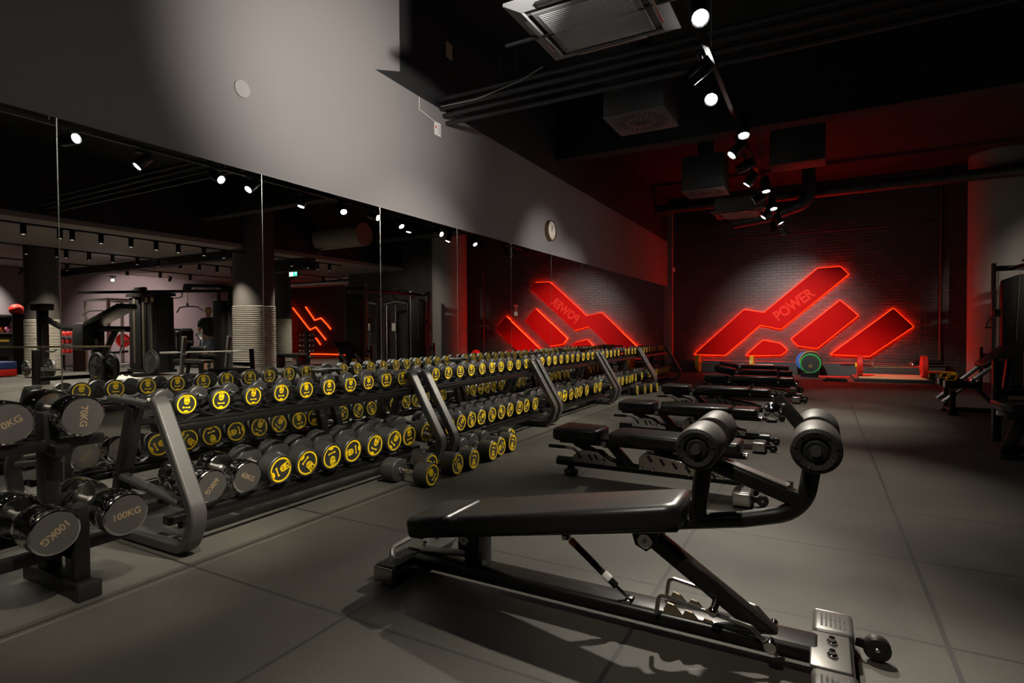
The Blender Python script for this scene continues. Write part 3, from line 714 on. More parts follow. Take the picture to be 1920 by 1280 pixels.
# ------------------------------------------------------------------ floor gear by the back wall
def plate(name, r, th, m, parent=None, ax='y', o=(0,0,0), seg=48):
    b = MB(); h = th/2
    b.lathe([(.026,-h),(r*.30,-h),(r*.34,-h+.006),(r*.84,-h+.008),(r*.88,-h),(r-.008,-h),(r,-h+.008),(r,h-.008),(r-.008,h),(r*.88,h),(r*.84,h-.008),(r*.34,h-.006),(r*.30,h),(.026,h)], o, ax, seg)
    return b.build(name, m, parent)
def barbell_left():
    t = thing('barbell', 'barbell with yellow bumper plates on the floor below the sign at left', 'barbell', (.4,14.75,.225))
    b = MB(); b.cyl((0,0,0),(2.2,0,0),.014,12).cyl((0,0,0),(.46,0,0),.024,14).cyl((1.74,0,0),(2.2,0,0),.024,14); b.build('bar', COPT, t)
    for x in (.47,1.73):
        plate('bumper_plate', .224, .085, YRB, t, 'x', (x,0,0))
barbell_left()
t = thing('plate_rack', 'low black toast rack holding green, black, yellow and blue bumper plates', 'rack', (3.39,14.45,0))
b = MB(); b.bx(-.16,.16,-.10,.40,0,.10,.01); b.bx(-.19,-.15,-.10,.40,0,.16,.008); b.bx(.15,.19,-.10,.40,0,.16,.008); b.build('frame', BLK, t)
for y, r, m, dx, cap, lab in ((14.43,.218,GRN,.0,'green','black-faced bumper plate with green rim, front of the low plate rack'),(14.53,.226,RUB,.01,'black','black bumper plate with white lettering, second in the low plate rack'),(14.63,.232,YRB,.0,'yellow','yellow bumper plate peeping over the black one in the low plate rack'),(14.74,.226,BLU,-.085,'blue','blue bumper plate, rearmost in the low plate rack')):
    z = .11+r-(.03 if cap == 'green' else 0)
    p = plate('bumper_plate', r, .08, m, None, 'y'); p.location = (3.39+dx, y, z); tag(p, lab, 'weight plate', 'bumper plates in the low rack')
    if cap == 'green':
        b = MB(); b.cyl((0,-.0405,0),(0,-.043,0),r*.84,40); f = b.build('dark_face', RUB, p)
        b = MB()
        for k in range(5): a = PI/2+2*PI*k/5; b.bar((0,-.045,-.05),(.05*math.cos(a),-.045,-.05+.05*math.sin(a)),.004,.016,.001, up=(0,1,0))
        b.build('yellow_mark', YPL, f)
    if cap == 'black':
        b = MB()
        for k in range(13):
            if k == 3: continue
            a = math.radians(128-k*6.2); c, s = math.cos(a), math.sin(a); rr_ = r*.80
            b.bar((c*(rr_-.012),-.036,s*(rr_-.012)),(c*(rr_+.012),-.036,s*(rr_+.012)),.004,.012,.001, up=(0,1,0))
        b.build('white_lettering', GLOW, p)
t = thing('lifting_platform', 'low black lifting platform with a pale plywood centre', 'platform', (4.88,14.05,0))
b = MB(); b.bx(-.68,.66,-.52,.92,0,.062,.005); b.build('rubber_border', RUB, t)
b = MB(); b.bx(-.58,.57,-.48,.88,.062,.07,.002); b.build('wood_deck', WOOD, t)
def hex_bar():
    t = thing('trap_bar', 'chrome hexagonal trap bar loaded with red bumper plates on the plywood platform', 'barbell', (4.89,14.15,.296))
    b = MB(); b.tube([(-.52,0,0),(-.30,-.28,0),(.30,-.28,0),(.52,0,0)],.014,10); b.tube([(-.52,0,0),(-.30,.22,0),(.30,.22,0),(.52,0,0)],.014,10)
    for s in (-1,1):
        b.cyl((s*.50,0,0),(s*.92,0,0),.024,14)
    b.build('hex_frame', CHR, t)
    for s in (-1,1):
        b = MB(); b.tube([(s*.34,-.24,0),(s*.34,-.24,.07),(s*.34,.18,.07),(s*.34,.18,0)],.012,8,fil=.03); b.build('grip', CHRD, t)
        p = plate('bumper_plate', .225, .10, RED, t, 'x', (s*.56,0,0))
        b = MB(); b.bx(s*.628-.018,s*.628+.018,-.045,.045,-.04,.05,.008); b.build('collar_clip', YPL, t)
hex_bar()
b = MB(); b.bx(-.22,.22,-.16,.16,0,.035,.008).bx(-.18,.2,-.14,.12,.035,.062,.008); o = b.build('folded_mat', RUB, loc=(3.86,13.5,0)); tag(o, 'folded black mat lying left of the plywood platform', 'mat')
b = MB(); b.bx(-.30,.30,-.05,.05,0,.04,.008); o = b.build('foam_wedge', RED, loc=(3.85,14.3,0)); tag(o, 'thin red bar lying on the floor left of the plywood platform', 'bar')
b = MB(); b.cyl((-.26,0,0),(.26,0,0),.055,24,.006); o = b.build('foam_roll', PLS, loc=(5.66,15.16,.34)); tag(o, 'black foam roll lying on the wall plinth right of the red plates', 'roller')
t = thing('step_board', 'yellow topped exercise step with a green block beyond the red plates', 'step', (5.78,14.52,0))
b = MB(); b.bx(-.22,.24,-.15,.15,.135,.175,.012); b.build('yellow_top', YPL, t)
b = MB(); b.bx(-.20,-.10,-.13,.13,0,.135,.01); b.build('green_block', GRN, t)
b = MB(); b.bx(.0,.2,-.13,.13,0,.135,.01); b.build('black_block', PLS, t)

# ------------------------------------------------------------------ machines at the right edge
def slant_machine():
    X, Y = 5.15, 8.95
    t = thing('calf_machine', 'black plate-loaded machine with two slanting steel tubes and a tilted pad', 'exercise machine', (X,Y,0))
    def w(x,y,z): return (x-X,y-Y,z)
    for y, x1, z1 in ((8.75,5.464,.661),(9.15,5.44,.67)):
        b = MB(); b.cyl(w(4.945,y,.165), w(x1,y,z1), .026, 18, .003); p = b.build('guide_tube', CHRD, t)
        d = Vector((x1-4.945,0,z1-.165)).normalized(); a = Vector(w(4.945,y,.165))
        b = MB(); b.cyl(a-d*.014, a+d*.004, .028, 18, .004); b.build('end_cap', WHT, p)
        b = MB(); b.bx(5.0-X,5.06-X,y-Y-.03,y-Y+.03,.03,.30,.006); b.build('leg', BLK, t)
        b = MB(); b.bx(4.98-X,5.09-X,y-Y-.045,y-Y+.045,0,.035,.01); b.build('rubber_foot', PLS, t)
        b = MB(); b.bx(4.955-X,5.32-X,y-Y-.04,y-Y+.04,.34,.43,.01); q = b.build('weight_arm', BLK, t)
        b = MB(); b.bx(4.94-X,4.957-X,y-Y-.04,y-Y+.04,.342,.428,.008); b.build('end_cap', WHT, q)
        b = MB()
        hx = 4.965-X
        for a, c in (((0,.02),(.02,.085)),((.02,.085),(.115,.095)),((.115,.095),(.095,.03)),((.095,.03),(0,.02))): b.bar((hx+a[0],y-Y,.43+a[1]-.02),(hx+c[0],y-Y,.43+c[1]-.02),.05,.014,.003)
        b.build('yellow_handle', YPL, t)
    b = MB(); b.bar(w(5.03,8.95,.05), w(5.62,8.95,.05), .06, .06, .008); b.bar(w(5.03,8.72,.05), w(5.03,9.18,.05), .05, .05, .008); b.bar(w(5.60,8.70,.05), w(5.60,9.20,.05), .06, .06, .008); b.build('base_frame', BLK, t)
    b = MB(); b.bar(w(5.20,8.95,.43), w(5.52,8.95,.08), .30, .03, .006); b.build('cover_plate', BLKM, t)
    b = MB(); b.bar(w(5.33,8.98,.605), w(5.61,8.98,.845), .50, .055, .02, seg=3); p = b.build('backrest_pad', VIN, t)
    b = MB(); b.bar(w(5.55,8.95,.05), w(5.62,8.95,.70), .06, .08, .008); b.build('rear_post', BLK, t)
    b = MB(); b.cyl(w(5.22,8.66,.435), w(5.22,8.74,.435), .03, 16, .005); b.build('pivot_bolt', CHR, t)
slant_machine()
def cable_station():
    X, Y = 6.34, 11.75
    t = thing('cable_crossover', 'tall black cable crossover with two weight towers joined by a pull-up beam', 'exercise machine', (X,Y,0))
    def tower(y, s):
        for dx in (-.03, .62):
            b = MB(); b.bx(dx-.03,dx+.03,y-.04,y+.04,.03,2.24,.008); u = b.build('upright', GUN, t)
            b = MB(); b.bx(dx-.034,dx+.034,y-.044,y+.044,2.24,2.255,.004); b.build('cap', WHT, u)
        b = MB(); b.bx(-.02,.62,y-.04,y+.04,2.10,2.19,.008); b.bx(-.06,.68,y-.05,y+.05,0,.08,.008); b.bx(0.,.06,y-.25,y+.25,0,.07,.008); b.build('cross_frame', BLK, t)
        b = MB(); b.prism([(.08,.09),(.56,.09),(.56,1.98),(.46,2.02),(.30,2.02),(.08,1.93)], y-.10, y+.10); b.build('stack_shroud', BLKM, t, bevel=.01)
        b = MB(); b.cyl((.02,y-s*.06,.08),(.02,y-s*.06,2.1),.010,10); b.cyl((.59,y-s*.06,.08),(.59,y-s*.06,2.1),.010,10); b.build('guide_rod', CHRD, t)
        b = MB(); b.tube([(.30,y-s*.11,2.08),(.26,y-s*.13,.85)],.005,6); b.build('cable', CORD, t)
        b = MB(); b.bx(-.05,.05,y-s*.12-.03,y-s*.12+.03,1.28,1.42,.01); b.build('pulley_block', PLS, t)
        b = MB(); b.tube([(-.05,y,1.32),(-.10,y,1.20),(-.13,y,1.10)],.008,8); b.tube([(-.05,y,1.32),(-.06,y,1.20),(-.05,y,1.10)],.008,8); b.cyl((-.14,y,1.09),(-.04,y,1.09),.014,10); b.build('rope_handle', BLKM, t)
        b = MB(); b.bx(-.22,-.17,y-.03,y+.03,0,.74,.008).bx(-.2,0,y-.03,y+.03,.55,.62,.006); b.build('side_post', BLK, t)
    tower(1.28, 1); tower(-1.28, -1)
    b = MB(); b.bx(.22,.30,-1.24,1.24,2.10,2.17,.008); b.build('top_beam', BLK, t)
    b = MB()
    for y in (-.55,.1):
        b.tube([(.26,y,2.1),(.26,y,2.0),(.26,y+.18,1.96)],.014,8,fil=.03); b.tube([(.2,y+.05,2.17),(.2,y+.25,2.24),(.2,y+.5,2.20)],.014,8,fil=.03)
    b.build('pull_up_handle', BLKM, t)
cable_station()
def seat_machine():
    X, Y = 4.95, 6.0
    t = thing('seated_machine', 'black seated machine whose splayed front leg stands at the right edge of the photo', 'exercise machine', (X,Y,0))
    b = MB(); b.bar((-.005,.05,.04),(.10,.02,.36),.075,.09,.012); b.build('leg', BLK, t)
    b = MB(); b.bx(-.06,.09,-.03,.12,0,.04,.012); b.build('rubber_foot', PLS, t)
    pad('seat', rr(-.085,.55,-.22,.26,.08), .40, .475, t, .025)
    b = MB(); b.bx(-.02,.6,-.02,.06,.335,.40,.01); q = b.build('seat_beam', BLK, t)
    b = MB(); b.cyl((-.075,.02,.375),(-.02,.02,.375),.022,12,.004); b.build('end_cap', WHT, q)
    b = MB(); b.bar((-.02,.28,.10),(-.03,.24,.80),.06,.06,.008); b.build('upright', BLK, t)
    b = MB(); b.bar((-.03,.28,.53),(.5,.28,.53),.05,.06,.008); b.bar((0,.2,.06),(1.0,.2,.06),.07,.07,.008); b.build('side_rail', BLK, t)
seat_machine()

# ------------------------------------------------------------------ walls and ceiling gear
t = thing('wall_clock', 'round wall clock with a bronze rim above the mirrors', 'clock', (-.012,7.72,2.585))
b = MB(); b.lathe([(.0,.0),(.150,.0),(.155,.01),(.155,.05),(.150,.058),(.138,.06),(.134,.048)], ax='x', seg=40); b.build('rim', mat('bronze_rim', (.30,.20,.12), .3, .9), t)
b = MB(); b.cyl((.046,0,0),(.048,0,0),.136,40); b.build('dial', mat('cream_dial', (.62,.56,.48), .5), t)
b = MB(); b.bar((.051,0,0),(.051,.035,.075),.003,.008,.001); b.bar((.052,0,0),(.052,-.01,.115),.003,.006,.001); b.cyl((.048,0,0),(.054,0,0),.008,10)
for k in range(12): a = PI*k/6; b.bar((.049,.108*math.sin(a),.108*math.cos(a)),(.049,.126*math.sin(a),.126*math.cos(a)),.002,.005,.0005)
b.build('hands', INK, t)
b = MB().use(WHT); b.bx(-.012,-.009,4.86,4.975,3.17,3.31); b.use(RED).bx(-.0089,-.0085,4.875,4.90,3.245,3.265); b.use(INK)
for k in range(4): b.bx(-.0089,-.0085,4.92,4.965,3.20+.025*k,3.205+.025*k)
o = b.build('paper_notice', None, smooth=False); tag(o, 'small white paper notice with a red mark high on the grey wall', 'notice')
b = MB(); b.tube([(-.006,4.60,3.47),(-.006,4.60,3.34),(-.006,4.66,3.335),(-.006,4.88,3.30)],.0035,6); o = b.build('thin_cable', WHT); tag(o, 'thin white cable running down the wall to the paper notice', 'cable')
b = MB(); b.cyl((-.012,2.597,2.804),(-.004,2.597,2.804),.062,32,.003); o = b.build('blanking_plate', mat('cover_plate_paint', (.24,.225,.21), .6)); tag(o, 'round blanking plate on the grey wall above the mirrors', 'cover plate')
b = MB(); b.bx(-.012,-.006,5.08,5.20,4.08,4.25); o = b.build('paper_tag', mat('kraft_paper', (.35,.27,.2), .8)); tag(o, 'small brown tag stuck high on the black painted wall', 'tag')
t = thing('wall_notice', 'red and white instruction sticker on the mirror beside the reflected sign', 'notice', (.002,6.633,1.352))
b = MB(); b.bx(-.001,.001,-.052,.052,.045,.075); b.build('red_header', mat('red_sticker', (.8,.07,.02), .5), t)
b = MB(); b.bx(-.001,.001,-.045,.045,-.015,.045); b.build('dark_panel', INK, t)
b = MB(); b.bx(-.001,.001,-.045,.045,-.07,-.015); b.build('white_panel', GLOW, t)
b = MB(); b.bx(.001,.0015,-.02,.02,.01,.035).bx(.001,.0015,-.025,.025,-.008,.003); b.build('red_symbol', mat('red_sticker', (.8,.07,.02)), t)
b = MB(); b.bx(0,.05,-.03,.03,-.06,.06,.008); o = b.build('wall_sensor', WHT, loc=(.11,15.28,2.69)); tag(o, 'small wall sensor on the red-lit corner', 'sensor')
b = MB(); b.tube([(5.89,15.31,.29),(5.89,15.31,4.55)],.03,12); o = b.build('downpipe', DUCT); tag(o, 'vertical black pipe on the brick wall right of the sign', 'pipe')
b = MB(); b.tube([(.12,15.33,3.39),(5.9,15.33,3.42)],.016,8); o = b.build('conduit', DUCT); tag(o, 'thin conduit running across the top of the back wall', 'pipe')
b = MB(); b.tube([(.0,14.0,4.05),(9.1,14.0,4.07)],.115,20); o = b.build('sprinkler_main', DUCT); tag(o, 'thick horizontal pipe under the ceiling in front of the back wall', 'pipe')
b = MB(); b.tube([(3.36,13.2,4.6),(3.36,13.2,3.72),(2.6,13.2,3.50),(1.9,13.2,3.42)],.13,18,fil=.25); o = b.build('drop_pipe', DUCT); tag(o, 'fat pipe dropping from the ceiling and bending left', 'pipe')
for k in range(4):
    z = 3.545-.065*k; y = 4.92+.055*k
    b = MB(); b.tube([(-.01,y,z),(3,y,z+R_.uniform(-.01,.01)),(9.2,y,z)],.024 if k != 1 else .03,10); o = b.build('ceiling_pipe', DUCT)
    tag(o, ['topmost of the four dark pipes crossing under the ceiling','second from the top of the four dark pipes under the ceiling','third from the top of the four dark pipes under the ceiling','lowest of the four dark pipes crossing under the ceiling'][k], 'pipe', 'dark pipes crossing the ceiling')
b = MB(); b.tube([(.05,4.90,3.46),(.5,4.90,3.45),(1.0,4.89,3.52),(1.25,4.89,3.60)],.006,6); o = b.build('slack_cable', mat('grey_cable',(.2,.2,.2),.5)); tag(o, 'thin slack cable hanging along the ceiling pipes', 'cable')
for k, (x, y) in enumerate(((.86,4.75),(1.02,4.78))):
    b = MB(); b.tube([(x,y,4.6),(x,y,3.52)],.005,6); o = b.build('hanger_rod', DUCT); tag(o, ['left','right'][k]+' of two thin hanger rods holding the ceiling pipes', 'rod', 'hanger rods')
def cassette(x, y, sx, sy, z, lab):
    t = thing('ceiling_cassette', lab, 'air conditioner', (x,y,z), 0, 'ceiling air units')
    b = MB(); hx, hy = sx/2, sy/2
    b.prism([(-hx,-hy),(hx,-hy),(hx,hy),(-hx,hy)], .03, .05, 'xy'); b.box((0,0,.16),(sx*.86,sy*.86,.24),.01); b.build('housing', ACG, t, bevel=.006)
    b = MB(); n = 5
    ring = lambda f, z: [b.bm.verts.new((a*hx*f,c*hy*f,z)) for a, c in ((-1,-1),(1,-1),(1,1),(-1,1))]
    A = ring(1.0,.03); B = ring(.80,.0); C = ring(.78,.012)
    for k in range(4): b._f([A[k],A[(k+1)%4],B[(k+1)%4],B[k]]); b._f([B[k],B[(k+1)%4],C[(k+1)%4],C[k]])
    b.build('fascia', ACG, t, smooth=False)
    for a, c, l, h in ((0,-1,.56,.035),(0,1,.56,.035),(-1,0,.035,.56),(1,0,.035,.56)):
        b = MB(); b.box((a*hx*.88, c*hy*.88, .008),(sx*l*.98 if c else sx*h, sy*h if c else sy*l*.98, .02),.006)
        b.build('air_outlet', BLKM, t)
    for a, c in ((0,-1),(0,1),(-1,0),(1,0)):
        b = MB(); b.box((a*hx*.84, c*hy*.84, -.002),(sx*.54 if c else .02, .02 if c else sy*.54, .006),.002)
        b.build('louvre', CHRD, t)
    b = MB(); b.box((0,0,.004),(sx*.70,sy*.70,.012),.05,3); g = b.build('grille_panel', ACG, t)
    b = MB()
    for k in range(26): b.box((0,(k-12.5)/26*sy*.62,-.003),(sx*.62,.006,.006))
    b.build('grille_slats', mat('grille_slat', (.32,.32,.32), .4), g)
    b = MB(); b.box((sx*.1,-sy*.335,-.004),(.10,.02,.006),.002); b.build('badge', WHT, g)
    b = MB()
    for a in (-1,1):
        for c in (-1,1): b.cyl((a*hx*.8,c*hy*.8,.2),(a*hx*.8,c*hy*.8,4.6-z),.006,6)
    b.build('hanger_rod', CHRD, t)
cassette(2.22, 3.70, .98, .86, 3.2, 'grey square ceiling air unit with a slatted grille, nearest the camera')
cassette(2.28, 11.2, .95, .80, 3.2, 'small square ceiling air unit far along the room')
def diffuser(x, y, s, z, lab):
    t = thing('swirl_diffuser', lab, 'air vent', (x,y,z), 0, 'swirl diffusers')
    b = MB(); b.box((0,0,.26),(s,s,.50),.006); b.build('plenum_box', DUCT, t)
    b = MB(); b.box((0,0,.0),(s*1.02,s*1.02,.016),.004); p = b.build('face_plate', mat('vent_paint', (.06,.058,.06), .5), t)
    b = MB()
    for k in range(28):
        a = 2*PI*k/28; c, q = math.cos(a), math.sin(a)
        b.bar((c*s*.26-q*.02,q*s*.26+c*.02,-.0085),(c*s*.45+q*.02,q*s*.45-c*.02,-.0085),.012,.004,.001)
    for k in range(12):
        a = 2*PI*k/12; c, q = math.cos(a), math.sin(a); b.bar((c*.02,q*.02,-.0085),(c*s*.2,q*s*.2,-.0085),.01,.004,.001)
    b.build('swirl_slots', BLKM, p)
    b = MB(); b.cyl((0,0,.5),(0,0,4.6-z),.12,20); b.build('neck_duct', DUCT, t)
diffuser(1.98, 5.68, .60, 3.2, 'square swirl air diffuser beyond the nearest ceiling air unit')
diffuser(2.02, 9.1, .60, 3.2, 'square swirl air diffuser farther along the ceiling')
b = MB(); b.bx(2.92,3.64,9.15,9.6,3.5,4.55,.008); o = b.build('ventilation_duct', DUCT); tag(o, 'big boxy ventilation duct under the dark ceiling', 'duct')
# ------------------------------------------------------------------ the far half of the gym, seen in the mirrors
def rope_profile(r, z0, z1, n):
    out = [(r-.004, z0)]
    for i in range(n):
        a = z0+(z1-z0)*i/n; h = (z1-z0)/n
        out += [(r-.004,a+h*.03),(r+.012,a+h*.2),(r+.019,a+h*.5),(r+.012,a+h*.8),(r-.004,a+h*.97)]
    return out+[(r-.004, z1)]
for x, y, r, top, h, lab in ((9.40,9.62,.50,1.76,4.6,'thick round column wrapped in pale rope, nearest in the mirror'),(13.7,13.75,.47,1.55,3.2,'second rope-wrapped column standing behind the nearest one in the mirror'),(13.4,6.62,.35,1.42,3.2,'dark rope-wrapped column at the left end of the mirrors')):
    t = thing('roped_column', lab, 'column', (x,y,0), 0, 'rope-wrapped columns')
    b = MB(); b.lathe([(r,0),(r,h)], seg=48); b.build('shaft', COLB, t)
    b = MB(); b.lathe(rope_profile(r+.004,.02,top,36), seg=48); b.build('rope_wrap', ROPE, t, ang=80)
t = thing('round_pillar', 'pale grey round pillar in the corner beside the brick wall', 'pillar', (6.80,14.75,0))
b = MB(); b.lathe([(.55,0),(.55,4.6)], seg=48); b.build('shaft', PILG, t)

def person():
    t = thing('person', 'person in a dark T-shirt and grey-blue shorts standing with the back to the mirror', 'person', (11.02,9.42,0)); t.rotation_euler = (0,0,.25)
    # faces +x
    def skin_mesh(name, verts, edges, m, sub=2, root=0):
        me = bpy.data.meshes.new(name); me.from_pydata([v[0] for v in verts], edges, []); o = link(name, me, None)
        sk = o.modifiers.new('s','SKIN'); sk.use_smooth_shade = True
        for i, v in enumerate(verts): 
            d = me.skin_vertices[0].data[i]; d.radius = v[1] if isinstance(v[1], tuple) else (v[1], v[1]); d.use_root = (i == root)
        ss = o.modifiers.new('u','SUBSURF'); ss.levels = sub; ss.render_levels = sub
        dg = bpy.context.evaluated_depsgraph_get(); m2 = bpy.data.meshes.new_from_object(o.evaluated_get(dg)); bpy.data.objects.remove(o)
        m2.materials.clear(); m2.materials.append(m); m2.polygons.foreach_set('use_smooth', [True]*len(m2.polygons))
        return link(name, m2, t)
    v = []; e = []
    def A(p, r, par=None):
        v.append((p, r)); 
        if par is not None: e.append((par, len(v)-1))
        return len(v)-1
    pel = A((0,0,.93),(.13,.16)); wa = A((0,0,1.08),(.11,.145),pel); ch = A((0,0,1.28),(.125,.17),wa); sh = A((-.01,0,1.42),(.09,.13),ch)
    nk = A((.0,0,1.50),.058,sh); hd = A((.02,0,1.58),.07,nk); hm = A((.03,0,1.655),(.088,.078),hd); ht = A((.03,0,1.735),(.07,.062),hm)
    nose = A((.13,0,1.64),.012,hm)
    for s in (-1,1):
        a = A((-.01,s*.19,1.41),.062,sh); el = A((-.02,s*.25,1.14),.046,a); wr = A((.19,s*.17,1.09),.032,el)
        pl = A((.25,s*.14,1.10),(.034,.018),wr)
        for k in range(4):
            f1 = A((.285,s*(.115+.017*k),1.115),.009,pl); A((.305,s*(.11+.016*k),1.095),.008,f1)
        th = A((.26,s*.105,1.13),.010,pl); A((.285,s*.09,1.14),.009,th)
        hp = A((0,s*.10,.86),.095,pel); kn = A((.02,s*.11,.49),.058,hp); cf = A((-.015,s*.11,.33),.056,kn); an = A((-.02,s*.115,.08),.036,cf); A((.13,s*.13,.035),(.040,.028),an)
    body = skin_mesh('body', v, e, SKIN)
    b = MB(); 
    for s in (-1,1): b.sph((.02,s*.082,1.645),.022,10,(.7,.4,1.2))
    b.build('ear', SKIN, body)
    b = MB(); b.sph((.015,0,1.70),.093,18,(1.02,.90,.82)); b.build('hair', HAIR, body)
    v = []; e = []
    a0 = A((0,0,.92),(.142,.172)); a1 = A((0,0,1.08),(.138,.172),a0); a2 = A((-.005,0,1.28),(.158,.20),a1); a3 = A((-.01,0,1.42),(.122,.165),a2); A((0,0,1.48),.072,a3)
    for s in (-1,1): q = A((-.01,s*.195,1.405),.092,a3); A((-.016,s*.236,1.20),.075,q)
    skin_mesh('shirt', v, e, TEE)
    v = []; e = []
    a0 = A((0,0,.97),(.132,.162)); a1 = A((0,0,.88),(.135,.155),a0)
    for s in (-1,1): q = A((0,s*.105,.78),.108,a1); A((.02,s*.115,.52),.095,q)
    skin_mesh('shorts', v, e, SHORT)
    b = MB()
    for s in (-1,1): b.box((.055,s*.125,.04),(.28,.10,.085),.03,3)
    b.build('shoes', BLKM, t)
person()

def lat_station():
    X, Y = 10.35, 9.45
    t = thing('lat_pulldown', 'black lat pulldown tower with an overhead arm and cable bar beside the rope column', 'exercise machine', (X,Y,0))
    b = MB(); b.bx(-.16,.24,-.20,.16,.05,1.92,.02); b.build('stack_shroud', BLKM, t)
    b = MB(); b.bx(.24,.30,-.05,.05,0,2.3,.008).bx(-.22,-.16,-.05,.05,0,2.3,.008); b.build('upright', GUN, t)
    b = MB(); b.bar((.04,.10,2.32),(.06,-1.05,2.26),.09,.09,.01); b.bx(-.22,.30,-.06,.06,2.22,2.30,.01); b.build('overhead_arm', BLK, t)
    b = MB(); b.cyl((.0,-.98,2.20),(.12,-.98,2.20),.09,20,.01); b.build('pulley', PLS, t)
    b = MB(); b.tube([(.06,-.98,2.15),(.06,-.98,1.80)],.006,6); b.build('cable', PLS, t)
    b = MB(); b.tube([(.62,-.92,1.60),(.44,-.95,1.72),(.06,-.98,1.74),(-.32,-.95,1.72),(-.5,-.92,1.62)],.016,8); b.build('pulldown_bar', BLKM, t)
    b = MB(); b.tube([(.06,-.98,1.82),(.06,-.98,1.74)],.03,8); b.build('clip', CHRD, t)
    pad('seat', rr(-.2,.3,-.75,-.35,.06), .45, .52, t, .02)
    b = MB(); b.bx(.02,.10,-.8,.1,.36,.45,.008).bx(.02,.10,-.7,-.6,0,.4,.008); b.build('seat_frame', BLK, t)
    b = MB(); b.cyl((-.25,-.7,.66),(.35,-.7,.66),.075,18,.01); b.build('thigh_roller', VIN, t)
lat_station()
def cable_tower():
    X, Y = 11.75, 8.30
    t = thing('multi_station', 'black multi-station cable tower with ribbed weight stack covers and a long top beam', 'exercise machine', (X,Y,0))
    b = MB(); b.bx(-.70,.66,-.26,.26,.06,.14,.01).bx(-.70,.66,-.26,.26,2.02,2.10,.01); b.build('frame', BLK, t)
    for k, (x0, x1) in enumerate(((-.68,-.24),(-.20,.02),(.06,.62))):
        b = MB(); b.bx(x0,x1,-.22,.22,.14,2.0,.03); p = b.build('stack_cover', BLKM, t)
        b = MB(); b.bx((x0+x1)/2-.05,(x0+x1)/2+.05,-.235,.235,.3,2.02,.01); b.build('upright', mat('bronze_grey_coat', (.10,.085,.065), .4, .3), t)
    b = MB(); b.bar((-2.1,1.05,2.16),(1.0,-1.2,2.10),.07,.07,.008); b.build('top_beam', BLK, t)
    b = MB(); b.tube([(-.9,.3,2.12),(-.9,.3,2.0),(-.7,.2,1.96)],.016,8,fil=.03); b.tube([(-1.3,.55,2.12),(-1.3,.5,2.22),(-1.05,.4,2.16)],.016,8,fil=.03); b.build('pull_up_handle', CHRD, t)
    b = MB(); b.bx(-.25,.2,-.3,-.2,2.0,2.25,.02).bx(.3,.5,-.2,.2,2.1,2.22,.02); b.build('pulley_housing', PLS, t)
    b = MB(); b.bx(-.58,-.48,-.24,-.23,1.86,1.98).bx(-.3,-.2,-.24,-.23,1.86,1.98); b.build('label_plate', mat('aged_brass', (.5,.4,.2), .4, .8), t)
    b = MB(); b.bar((.5,-.3,.6),(.7,-.9,.55),.06,.06,.006); b.bx(-.7,-.62,-1.0,-.2,0,.08,.006).bx(.5,.58,-1.0,-.2,0,.08,.006); b.build('foot', BLK, t)
cable_tower()
def press_bench():
    X, Y = 9.05, 8.05
    t = thing('press_bench', 'black barbell press bench with two slanting uprights in front of the rope column', 'bench', (X,Y,0))
    for x, y in ((9.12,7.57),(8.90,8.52)):
        b = MB(); b.bar((x-X+.10,y-Y,.03),(x-X-.06,y-Y,.98),.07,.08,.01); u = b.build('upright', GUN, t)
        b = MB(); b.bx(x-X-.13,x-X+.02,y-Y-.03,y-Y+.03,.58,.615,.006).bx(x-X-.10,x-X+.0,y-Y-.03,y-Y+.03,.96,1.0,.006); b.build('bar_hook', CHRD, u)
    b = MB(); b.bar((.22,-.5,.06),(-.05,.5,.06),.07,.07,.008); b.bar((.05,0,.06),(1.2,.1,.06),.07,.07,.008); b.bar((.9,.1,.05),(.8,.1,.35),.07,.07,.008); b.build('frame', BLK, t)
    pad('bench_pad', rr(.05,1.25,-.05,.25,.05), .36, .43, t, .02)
press_bench()
t = thing('barbell', 'steel barbell resting on the press bench uprights, reflected before the rope column', 'barbell', (8.95,8.05,.63))
b = MB(); b.cyl((.85,-.61,-.014),(-.85,.61,.014),.014,12).cyl((.85,-.61,-.014),(.54,-.39,-.009),.025,14).cyl((-.54,.39,.009),(-.85,.61,.014),.025,14); b.build('bar', CHRD, t)
for k, (x, y, z) in enumerate(((11.15,7.95,.33),(11.2,8.02,.36))):
    t = plate('weight_plate', .29, .05, RUB, None, 'y'); t.location = (x, y, z); tag(t, ['round black weight plate leaning','second black weight plate leaning'][k]+' against the multi-station foot', 'weight plate', 'black plates by the multi-station')
    for a in (.6,2.2): 
        b = MB(); b.bar((.17*math.cos(a)-.02,-.027,.17*math.sin(a)),(.17*math.cos(a)+.02,-.027,.17*math.sin(a)),.004,.05,.002, up=(0,1,0)); b.build('white_mark', GLOW, t)
